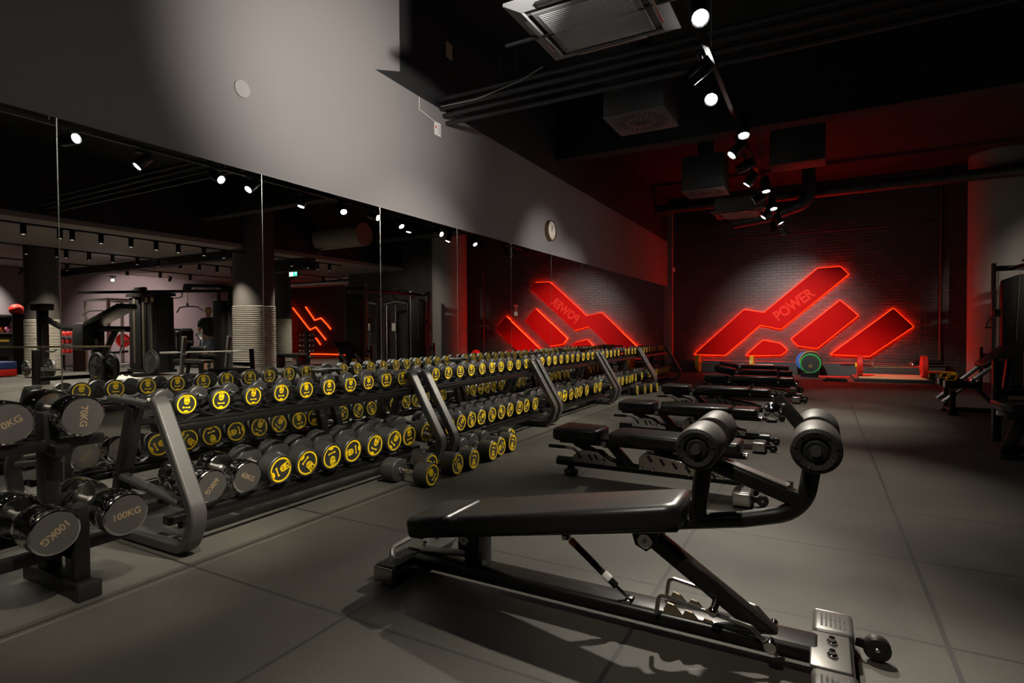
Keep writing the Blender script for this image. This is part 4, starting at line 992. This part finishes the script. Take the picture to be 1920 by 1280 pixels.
def row_machine():
    X, Y = 9.2, 5.6
    t = thing('plate_loaded_row', 'black plate-loaded machine with a long horizontal arm and a slanting ribbed pad', 'exercise machine', (X,Y,0))
    b = MB(); b.bx(10.68-X,10.90-X,-.07,.07,0,1.62,.012); b.build('main_post', BLK, t)
    b = MB(); b.bx(10.55-X,11.05-X,-.12,.12,1.56,1.70,.02); b.build('head_block', BLKM, t)
    b = MB(); b.tube([(10.7-X,0,1.42),(10.35-X,0,1.30),(9.95-X,0,1.19),(9.4-X,0,1.17),(7.5-X,0,1.15)], .055, 10, fil=.2); b.build('lever_arm', BLK, t)
    b = MB(); b.bar((8.75-X,0,1.24),(7.50-X,0,1.57),.34,.10,.02,seg=3); p = b.build('slanted_pad', VIN, t)
    b = MB()
    for k in (-1,0,1): b.bar((8.65-X,k*.09,1.32),(7.75-X,k*.09,1.56),.02,.012,.003)
    b.build('pad_ribs', BLKM, p)
    b = MB(); b.bar((8.6-X,0,1.15),(8.3-X,0,.05),.09,.12,.01); b.bar((7.9-X,0,1.15),(8.9-X,0,.05),.08,.08,.01); b.bx(7.7-X,9.3-X,-.05,.05,0,.08,.01); b.build('support_frame', BLK, t)
    b = MB(); b.bx(8.7-X,9.1-X,-.2,.2,.75,1.28,.05); b.build('pivot_cover', BLKM, t)
    b = MB(); b.cyl((8.1-X,-.3,.47),(8.1-X,.3,.47),.025,12); b.cyl((10.8-X,-.3,.36),(9.5-X,-.2,.36),.03,12); b.build('plate_peg', CHRD, t)
    b = MB(); b.tube([(10.4-X,-.1,.72),(10.0-X,-.15,.70),(9.8-X,-.15,.76)],.018,8); b.tube([(7.6-X,-.1,.7),(7.3-X,-.2,.85)],.018,8); b.build('handle', CHRD, t)
row_machine()
for k, (x, y, z, r, lab) in enumerate(((8.0,5.32,.46,.27,'large black weight plate with white marks on the row machine peg, seen in the mirror'),(7.72,5.42,.46,.25,'black weight plate half behind the large one on the row machine'),(10.78,5.30,.36,.16,'small black weight plate low on the row machine post'),(10.0,5.4,.38,.20,'black weight plate at the middle of the row machine base'))):
    p = plate('weight_plate', r, .05, RUB, None, 'y'); p.location = (x,y,z); tag(p, lab, 'weight plate', 'black plates on the row machine')
    b = MB()
    for a in (.5,1.7,2.9,5.2): c, s = math.cos(a)*r*.6, math.sin(a)*r*.6; b.bar((c-.016,-.027,s),(c+.016,-.027,s),.004,.034,.002, up=(0,1,0)); 
    b.build('white_mark', GLOW, p)
    b = MB(); b.bar((-.04,-.027,-r*.68),(.05,-.027,-r*.66),.004,.02,.002, up=(0,1,0)); b.build('yellow_mark', YPL, p)
def bar_stand(x, y, lab, h=.80):
    t = thing('barbell_stand', lab, 'rack', (x,y,0))
    for dy in (-.45,.45):
        b = MB(); b.bar((.0,dy,.03),(-.02,dy,h),.09,.10,.01); b.build('post', GUN if dy < 0 else BLK, t)
        b = MB(); b.bx(-.35,.25,dy-.04,dy+.04,0,.06,.008); b.build('foot', BLK, t)
    b = MB(); b.bx(-.03,.03,-.45,.45,.25,.32,.006); b.build('cross_bar', BLK, t)
    return t
bar_stand(8.25,4.95,'black barbell stand carrying the brass-coloured bar in front of the row machine')
t = thing('barbell', 'long brass-coloured barbell across the barbell stand at the left of the mirror', 'barbell', (8.9,4.96,.82))
b = MB(); b.cyl((-1.1,.5,.01),(2.9,-.35,-.01),.015,12); b.build('bar', mat('brassy_bar', (.42,.33,.20), .25, 1.), t)
t = thing('storage_shelf', 'black storage shelf of exercise balls at the far left of the mirror', 'shelf', (15.6,6.8,0))
for z in (.35,.80,1.10,1.55):
    b = MB(); b.bx(-.55,.55,-.2,.2,z-.03,z,.004); b.build('shelf_board', GALV if z == 1.10 else BLKM, t)
b = MB(); b.bx(-.58,-.54,-.2,.2,0,1.6).bx(.54,.58,-.2,.2,0,1.6).bx(-.5,.5,-.18,-.16,.45,1.0); b.build('side_panel', BLKM, t)
b = MB(); b.bx(-.3,.25,-.185,-.18,.86,.92); b.build('yellow_lettering', YPL, t)
for x, m, n in ((15.95,ORG,'orange'),(15.55,mat('pink_vinyl',(.7,.2,.4),.5),'pink')):
    b = MB(); b.sph((0,0,0),.10,18); o = b.build('exercise_ball', m, loc=(x,6.72,1.20)); tag(o, n+' exercise ball on the storage shelf at the far left of the mirror', 'ball', 'exercise balls')
b = MB(); b.sph((0,0,0),.16,18); o = b.build('exercise_ball', RED, loc=(15.2,6.75,1.71)); tag(o, 'red exercise ball on top of the storage shelf', 'ball', 'exercise balls')
for z, m, n in ((.10,RED,'red'),(.28,mat('navy_plastic',(.03,.05,.2),.5),'navy blue')):
    b = MB(); b.bx(-.35,.35,-.2,.2,-.09,.09,.02); o = b.build('storage_box', m, loc=(14.6,6.2,z)); tag(o, n+' box stacked beside the storage shelf', 'box', 'boxes by the shelf')
t = thing('ball_rack', 'small rack of red kettlebells behind the row machine', 'rack', (15.4,8.0,0))
for z in (.50,.78,1.0):
    b = MB(); b.bx(-.6,.6,-.15,.15,z-.03,z); b.build('shelf_board', CHRD, t)
b = MB(); b.bx(-.62,-.58,-.15,.15,0,1.2).bx(.58,.62,-.15,.15,0,1.2); b.build('upright', BLK, t)
for z in (.50,.78,1.0):
    for i in range(4):
        k = thing('kettlebell', '%s red kettlebell on the %s shelf of the small rack' % (['leftmost','second','third','rightmost'][3-i], {.5:'bottom',.78:'middle',1.0:'top'}[z]), 'kettlebell', (14.97+i*.28,7.95,z), 0, 'red kettlebells')
        b = MB(); b.sph((0,0,.07),.075,14,(1,1,.93)); b.build('bell', RED, k)
        b = MB(); b.tube([(-.05,0,.11),(-.05,0,.17),(.05,0,.17),(.05,0,.11)],.012,8,fil=.03); b.build('handle', CHRD, k)
t = thing('power_rack', 'pale steel power rack with a pull-up bar far back in the mirror', 'rack', (14.9,9.0,0))
for x in (-.65,.65):
    for y in (-.5,.5):
        b = MB(); b.bx(x-.035,x+.035,y-.035,y+.035,0,2.06); b.build('upright', GALV, t)
b = MB(); b.bx(-.68,.9,-.53,-.47,2.02,2.08).bx(-.68,.68,.47,.53,2.02,2.08).bx(-.68,-.62,-.5,.5,2.02,2.08).bx(.62,.68,-.5,.5,2.02,2.08); b.build('top_frame', GALV, t)
b = MB(); b.tube([(.6,-.6,1.6),(.2,-.6,1.72),(-.6,-.6,1.72)],.016,8); b.build('pull_up_bar', CHRD, t)
p = plate('weight_plate', .225, .06, RED, None, 'x'); p.location = (16.6,10.05,.83); tag(p, 'red weight plate on the storage tree far back in the mirror', 'weight plate', 'plates on the far storage tree'); p.rotation_euler = (0,0,.9)
p = plate('weight_plate', .225, .06, mat('grey_rubber',(.3,.3,.28),.5), None, 'x'); p.location = (16.1,10.45,.82); tag(p, 'pale grey weight plate on the storage tree far back in the mirror', 'weight plate', 'plates on the far storage tree'); p.rotation_euler = (0,0,.9)
t = thing('plate_tree', 'pale steel storage tree holding the red and grey plates', 'rack', (16.45,10.4,0))
b = MB(); b.bx(-.04,.04,-.04,.04,0,1.2).bx(-.3,.3,-.3,.3,0,.06); b.build('post', GALV, t)
b = MB(); b.cyl((-.45,.08,.82),(.2,-.4,.83),.022,10); b.build('peg', CHRD, t)
def selector():
    t = thing('selector_machine', 'black weight-stack machine with a rounded hood by the mauve wall', 'exercise machine', (14.9,11.0,0))
    b = MB(); b.prism([(-.30,0),(.30,0),(.30,1.12),(.22,1.22),(-.22,1.22),(-.30,1.12)], -.2, .2); b.build('hood', BLKM, t, bevel=.02)
    b = MB(); b.bx(-.14,.02,-.215,-.2,1.10,1.14).bx(-.02,.0,-.215,-.2,.55,.95); b.build('white_scale', GLOW, t)
    b = MB(); b.bx(-.08,.10,-.21,-.2,.3,1.0); b.build('stack_window', BLK, t)
    b = MB(); b.bx(-.9,-.3,-.1,.1,.05,.12).bx(-.85,-.55,-.2,.2,.42,.5,.03); b.build('seat', VIN, t)
selector()
def bike():
    t = thing('exercise_bike', 'slanted exercise bike with a small console by the mauve wall', 'exercise bike', (13.25,10.5,0))
    b = MB(); b.bar((.1,0,.1),(-.25,0,.9),.08,.08,.01); b.bar((-.1,0,.5),(.5,0,.1),.06,.08,.01); b.bx(-.3,.6,-.2,.2,0,.06,.01); b.build('frame', BLK, t)
    b = MB(); b.bar((-.35,0,.85),(-.1,0,1.05),.3,.05,.015); b.build('console', PLS, t)
    b = MB(); b.cyl((.15,-.05,.32),(.15,.05,.32),.24,28,.02); b.build('flywheel', BLKM, t)
    pad('saddle', rr(.3,.55,-.1,.1,.06), .75, .82, t, .02)
bike()
b = MB(); b.bx(-.09,.09,-.02,.02,-.07,.07,.01); o = b.build('lit_screen', SCRN, loc=(12.7,10.5,1.0)); tag(o, 'small glowing orange screen beside the person', 'screen')
b = MB(); b.bx(12.68,12.72,10.48,10.52,0,.93); o = b.build('screen_stand', BLK); tag(o, 'thin black stand under the glowing orange screen', 'stand')
def towel(x, y, m, lab, s):
    b = MB(); n = 22; rows = []
    for i in range(n):
        rows.append([b.bm.verts.new(((i/(n-1)-.5)*s, (j/(n-1)-.5)*s*.6, .012+.045*max(0,(math.sin(i*.9+j*.35)+math.sin(j*1.1-i*.4)))*math.sin(PI*i/(n-1))*math.sin(PI*j/(n-1)))) for j in range(n)])
    for i in range(n-1):
        for j in range(n-1): b._f([rows[i][j],rows[i+1][j],rows[i+1][j+1],rows[i][j+1]])
    o = b.build('towel', m, loc=(x,y,0)); sm = o.modifiers.new('t','SOLIDIFY'); sm.thickness = .01; sm.offset = 1
    tag(o, lab, 'towel', 'towels on the floor')
towel(10.75,7.1,TOWW,'crumpled cream towel on the floor by the multi-station',.8)
towel(10.2,8.3,TOWB,'crumpled blue towel on the floor by the press bench',.5)
def dumbbell_tree():
    t = thing('dumbbell_tree', 'upright stand of small chrome dumbbells before the red neon wall', 'rack', (10.84,12.6,0))
    b = MB(); b.bx(-.06,.06,-.06,.06,0,1.1,.01).bx(-.3,.3,-.3,.3,0,.05,.01); b.build('post', BLK, t)
    for z in (.25,.42,.59,.76,.93):
        b = MB(); b.bar((-.3,-.03,z),(.3,-.03,z),.03,.03,.004); b.build('arm', BLK, t)
    for i, z in enumerate((.29,.46,.63,.80,.97)):
        for s in (-1,1):
            k = thing('chrome_dumbbell', 'small chrome dumbbell on the upright stand, %s arm from the bottom, %s side' % (ORD[i], 'right' if s < 0 else 'left'), 'dumbbell', (10.84+s*.22,12.57,z+.02), 0, 'chrome dumbbells on the upright stand')
            b = MB(); r = .045-.004*i
            for e in (-1,1): b.sph((0,e*.07,0),r,12,(1,.7,1))
            b.build('head', CHR, k)
            b = MB(); b.cyl((0,-.07,0),(0,.07,0),.013,10); b.build('handle', CHR, k)
dumbbell_tree()
for k, (x, y) in enumerate(((9.7,14.3),(8.6,14.3))):
    t = thing('pulley_column', ['slim cable column with a silver frame and a white label, left of the pair by the brick wall','slim cable column with a curved silver top, right of the pair by the brick wall'][k], 'exercise machine', (x,y,0), 0, 'slim cable columns')
    w = .30 if k == 0 else .48
    b = MB(); b.tube([(w,0,0),(w,0,1.95),(w-.05,0,2.03),(-w+.05,0,2.05),(-w,0,1.93),(-w,0,0)],.045,10,fil=.1); b.build('frame', BLK, t)
    b = MB(); b.cyl((w-.1,-.04,.1),(w-.1,-.04,1.95),.018,10).cyl((.0,-.04,.1),(.0,-.04,1.95),.014,10); b.build('guide_rod', CHR, t)
    b = MB(); b.tube([(w,-.05,1.98),(.0,-.05,2.06),(-w,-.05,2.0)],.035,10); b.build('silver_top', CHRD, t)
    b = MB(); b.bx(.0,.15,-.07,-.06,1.1,1.35); b.build('white_label', GLOW, t)
    b = MB(); b.bx(-.5,.5,-.3,.3,0,.08,.01); b.build('base', BLK, t)
def flat_bench(x, y, lab):
    t = thing('flat_bench', lab, 'bench', (x,y,0))
    pad('bench_pad', rr(-.6,.6,-.14,.14,.05), .38, .45, t, .02)
    b = MB(); b.bx(-.5,-.42,-.15,.15,0,.38,.006).bx(.42,.5,-.15,.15,0,.38,.006).bx(-.5,.5,-.04,.04,.32,.38,.006); b.build('legs', BLK, t)
flat_bench(10.3,11.5,'flat black bench reflected between the rope column and the dark tower')
# red neon zigzag on the far wall
def zig(x, z): return ((x+3.59)*.915-3.59, 18.36, (z-1.08)*.915+1.08)
ZZ = [[(20.435,2.33),(19.195,1.189),(18.771,1.321),(18.067,.678)],[(19.484,2.361),(18.841,1.672),(18.385,1.772),(17.943,1.421),(17.726,1.207)],[(18.78,.783),(18.445,.436)]]
for i, P in enumerate(ZZ):
    b = MB(); b.tube([zig(*p) for p in P],.03,8); o = b.build('neon_tube', NEON)
    tag(o, ['long lower red neon zigzag on the far dark wall','upper red neon zigzag on the far dark wall','short red neon stroke under the zigzags on the far dark wall'][i], 'neon light', 'red neon lines on the far wall')
b = MB(); b.tube([(18.45,18.2,.0),(18.45,18.2,2.5)],.02,8); o = b.build('led_line', NEON); tag(o, 'vertical red light line in the far corner beside the neon zigzags', 'light strip')
b = MB(); b.tube([(14.6,18.3,.06),(17.9,18.3,.06)],.02,8); o = b.build('led_line', NEON); tag(o, 'added red light line reddening the floor along the foot of the far wall', 'light strip')  # glowing line added at the wall foot to turn the floor red
b = MB(); b.tube([(18.62,12.75,.0),(18.62,12.75,2.6)],.015,8); o = b.build('led_line', NEON); tag(o, 'vertical red light line behind the multi-station tower', 'light strip')
t = thing('tube_light', 'white fluorescent tube hanging above the red neon wall', 'ceiling light', (13.3,16.0,2.98))
b = MB(); b.bx(-.55,.55,-.05,.05,.03,.07); b.build('housing', WHT, t)
b = MB(); b.cyl((-.4,0,.07),(-.4,0,.22),.006,6).cyl((.4,0,.07),(.4,0,.22),.006,6); b.build('hanger_rod', CHRD, t)
b = MB(); b.cyl((-.53,0,0),(.53,0,0),.03,12); b.build('tube', TUBE, t)
def exit_sign(x, y, z, s, lab):
    t = thing('exit_sign', lab, 'exit sign', (x,y,z), 0, 'green exit signs')
    b = MB(); b.bx(-.19*s,.19*s,-.03,.03,-.10*s,.10*s,.005); b.build('housing', PLS, t)
    b = MB(); b.bx(-.18*s,-.005*s,-.034,-.031,-.09*s,.09*s); b.build('green_panel', EXITG, t)
    b = MB(); b.bx(.005*s,.18*s,-.034,-.031,-.09*s,.09*s); b.build('white_panel', EXITW, t)
    b = MB(); b.bar((-.13*s,-.036,0),(-.05*s,-.036,0),.003,.03*s,.001, up=(0,1,0)); b.prism([(-.16*s,0),(-.11*s,.05*s),(-.11*s,-.05*s)],-.038,-.035); b.build('arrow', EXITW, t)
exit_sign(11.0,12.25,2.93,1.,'green and white exit sign hanging beside the rope columns, the larger of two')
exit_sign(13.2,17.5,2.45,1.3,'smaller green exit sign above the red neon wall')
b = MB(); b.tube([(9.3,15.9,3.0),(18.6,15.9,3.0)],.12,16); o = b.build('round_duct', GALV); tag(o, 'round silver duct under the lower ceiling in the mirror', 'duct')
b = MB(); b.tube([(7.4,11.6,3.75),(9.1,11.6,3.75)],.32,24); o = b.build('fat_duct', mat('dusty_duct', (.20,.17,.14), .6)); tag(o, 'fat round duct under the black ceiling in the mirror', 'duct')
# ------------------------------------------------------------------ track lighting
def lamp_data(name, energy, angle, blend, col, size=.05):
    l = bpy.data.lights.new(name, 'SPOT'); l.energy = energy; l.spot_size = math.radians(angle); l.spot_blend = blend; l.color = col; l.shadow_soft_size = size
    return l
WARM = (1,.915,.77); NEUT = (1,.95,.89)
def spot_head(loc, aim, light, label, group, lens=LENS, L=.17, r=.047):
    """track spotlight: adapter, yoke, can with a lens; loc is the pivot of the can"""
    t = thing('track_spotlight', label, 'spotlight', loc, 0, group)
    b = MB(); b.bx(-.02,.02,-.08,.08,.085,.115,.005); b.build('track_adapter', BLK, t)
    b = MB(); b.cyl((0,0,0),(0,0,.09),.011,10); b.bar((-.055,0,.0),(.055,0,.0),.014,.014,.004); b.build('yoke', BLK, t)
    d = (Vector(aim)-Vector(loc)).normalized()
    q = (-d).to_track_quat('Z', 'Y')
    b = MB(); b.lathe([(0,.09),(r*.9,.09),(r,.08),(r,-L+.10),(r-.004,-L+.10),(r-.006,-L+.112),(0,-L+.112)], seg=24); c = b.build('can', BLK, t); c.rotation_mode = 'QUATERNION'; c.rotation_quaternion = q
    b = MB(); b.lathe([(r-.006,-L+.102),(r-.014,-L+.108)], seg=24); b.build('reflector_ring', LENSK, c)
    b = MB(); b.lathe([(r-.012,-L+.106),(0,-L+.104)], seg=24); b.build('lens', lens, c)
    if light:
        lo = bpy.data.objects.new('lamp', light); COL.objects.link(lo); lo.parent = c; lo.location = (0,0,-L+.09)
    return t
def track(x, y0, y1, z, label):
    t = thing('lighting_track', label, 'lighting track', (x,y0,z), 0, 'ceiling lighting tracks')
    b = MB(); b.bx(-.02,.02,0,y1-y0,0,.035,.003,1); b.build('rail', BLK, t)
    b = MB(); n = int((y1-y0)/1.8)+1
    for i in range(n): b.cyl((0,.2+i*1.8,.035),(0,.2+i*1.8,(4.6 if x < 9 else 3.2)-z),.004,6)
    b.build('hanger_wire', CHRD, t)
track(2.87, -1.2, 12.3, 3.075, 'black lighting track running the length of the room above the benches')
track(9.12, 3.8, 12.4, 3.06, 'black lighting track at the edge of the lower ceiling, nearest in the mirror')
track(12.25, 3.8, 15.5, 3.06, 'black lighting track under the lower ceiling, second in the mirror')
track(15.4, 5.5, 15.5, 3.06, 'black lighting track under the lower ceiling, farthest in the mirror')
#   y, aim, energy, cone, colour, label
wall = lambda y, z=2.75: (0,y,z)
HEADS = [(-.6,(1.0,-.2,0),90,55,WARM,'behind the camera, lighting the chrome rack'),
 (1.0,(.95,1.3,.6),330,36,WARM,'behind the camera, lighting the chrome dumbbells'),
 (.35,(3.5,2.3,.5),170,50,WARM,'behind the camera, lighting the front of the decline bench'),
 (2.02,(.6,2.3,.6),560,46,WARM,'just outside the top of the photo, aimed at the nearest rack'),
 (2.74,wall(3.55,3.15),600,70,NEUT,'aimed at the grey wall, its lens white at far left'),
 (3.49,(3.6,1.3,.5),600,58,WARM,'glaring at the top of the photo beside the ceiling air unit'),
 (4.26,(.3,4.6,1.5),420,54,NEUT,'aimed at the mirrors, hanging edge-on under the glaring pair'),
 (4.75,(2.9,1.9,.2),560,56,WARM,'glaring in the photo below the topmost one'),
 (5.66,(3.2,4.7,0),420,60,WARM,'edge-on, first beyond the glaring pair'),
 (6.30,(.75,5.2,.5),620,58,WARM,'edge-on, second beyond the glaring pair'),
 (6.98,wall(7.6,1.9),260,44,NEUT,'third beyond the glaring pair, aimed at the mirrors'),
 (7.62,(.8,7.4,.3),560,58,WARM,'fourth beyond the glaring pair'),
 (8.05,(3.3,7.6,0),380,58,WARM,'fifth beyond the glaring pair, tilted to the right'),
 (8.75,wall(8.6,1.6),200,42,NEUT,'sixth beyond the glaring pair, aimed at the mirrors'),
 (9.28,(3.6,8.6,.0),260,50,WARM,'seventh beyond the glaring pair, its lens bright'),
 (9.98,(.8,9.5,.4),460,55,WARM,'eighth beyond the glaring pair'),
 (10.6,(4.5,10.6,0),160,55,WARM,'ninth beyond the glaring pair'),
 (11.3,(2.9,15.3,.8),600,60,NEUT,'tenth beyond the glaring pair, aimed at the foot of the sign'),
 (11.9,(4.75,14.4,.1),420,40,WARM,'last of the row, nearest the sign')]
for y, aim, en, ang, col, lab in HEADS:
    right = aim[0] > 2.9
    x = 2.95 if right else 2.82
    spot_head((x,y,2.96), aim, lamp_data('track_spot', en, ang, 1.0 if 'sign' in lab or 'mirrors' in lab or 'wall' in lab else .7, col, .035), 'black track spotlight '+lab, 'track spotlights above the benches', L=.19, r=.055)
def down_row(x, ys, z, en, lab, grp, every=2):
    ld = lamp_data('down_spot', en, 95, .8, WARM, .05)
    proto = None
    for i, y in enumerate(ys):
        if proto is None:
            proto = spot_head((0,0,0),(0,0,-1), ld, '', grp, LENSD, .19, .046); o = proto
        else: o = dup(proto)
        if i % every:
            for c in o.children_recursive:
                if c.type == 'LIGHT': bpy.data.objects.remove(c)
        o.location = (x,y,z); o['label'] = 'cylinder downlight, %s along the %s' % (ORD[i], lab)
down_row(9.12,[4.69,5.25,5.45,5.95,6.51,7.02,7.5,8.1,8.6,9.9,10.6,11.15,11.5,11.95],2.97,700,'track at the edge of the lower ceiling','downlights on the nearest mirrored track')
down_row(12.25,[4.5,5.2,5.89,6.47,6.66,7.14,7.67,8.26,8.79,9.4,9.95,10.5,11.0,13.2,14.6],2.97,460,'second track under the lower ceiling','downlights on the second mirrored track')
down_row(15.4,[6.4,7.2,7.5,8.0,8.7,9.6,10.6,11.6,13.5,15.0],2.97,420,'third track under the lower ceiling','downlights on the third mirrored track')
spot_head((17.2,7.6,2.9),(18.7,6.6,1.4), lamp_data('wall_spot', 420, 90, .7, NEUT, .05), 'track spotlight washing the light wall at the far left of the mirror', 'wall washing spotlights', LENSD)
spot_head((15.9,11.2,2.9),(18.7,11.9,1.2), lamp_data('wall_spot2', 900, 100, .8, (1,.82,.78), .05), 'track spotlight washing the mauve wall behind the person', 'wall washing spotlights', LENSD)
spot_head((14.2,8.6,2.6),(9.0,6.2,1.6), None, 'glaring spotlight shining toward the mirror far back under the lower ceiling', 'wall washing spotlights', LENS)
spot_head((7.6,10.2,3.1),(8.2,15.3,1.0), lamp_data('wall_spot3', 260, 60, .7, WARM, .05), 'spotlight aimed at the brick wall and pale pillar', 'wall washing spotlights', LENSD)

# ------------------------------------------------------------------ camera, world, colour management
cam = bpy.data.cameras.new('camera'); co = bpy.data.objects.new('camera', cam); COL.objects.link(co)
cam.sensor_width = 36; cam.lens = 1051.9/1920*36; cam.clip_start = .05; cam.clip_end = 100
yaw, pitch, roll = .50308, -.01909, -.005568
cy, sy, cp, sp = math.cos(yaw), math.sin(yaw), math.cos(pitch), math.sin(pitch)
fw = Vector((-sy*cp, cy*cp, sp)); rt = Vector((cy, sy, 0)); up = rt.cross(fw)
r2 = rt*math.cos(roll)+up*math.sin(roll); u2 = -rt*math.sin(roll)+up*math.cos(roll)
co.matrix_world = Matrix(((r2.x,u2.x,-fw.x,3.59),(r2.y,u2.y,-fw.y,0),(r2.z,u2.z,-fw.z,1.08),(0,0,0,1)))
cam.dof.use_dof = False
SC.camera = co
wd = bpy.data.worlds.new('world'); SC.world = wd; wd.use_nodes = True
wd.node_tree.nodes['Background'].inputs[0].default_value = (.02,.02,.022,1); wd.node_tree.nodes['Background'].inputs[1].default_value = .1
vs = SC.view_settings; vs.view_transform = 'Standard'; vs.look = 'None'; vs.gamma = 1; vs.use_curve_mapping = False; vs.exposure = 0.0
SC.cycles.max_bounces = 8; SC.cycles.glossy_bounces = 6; SC.cycles.sample_clamp_indirect = 4.0
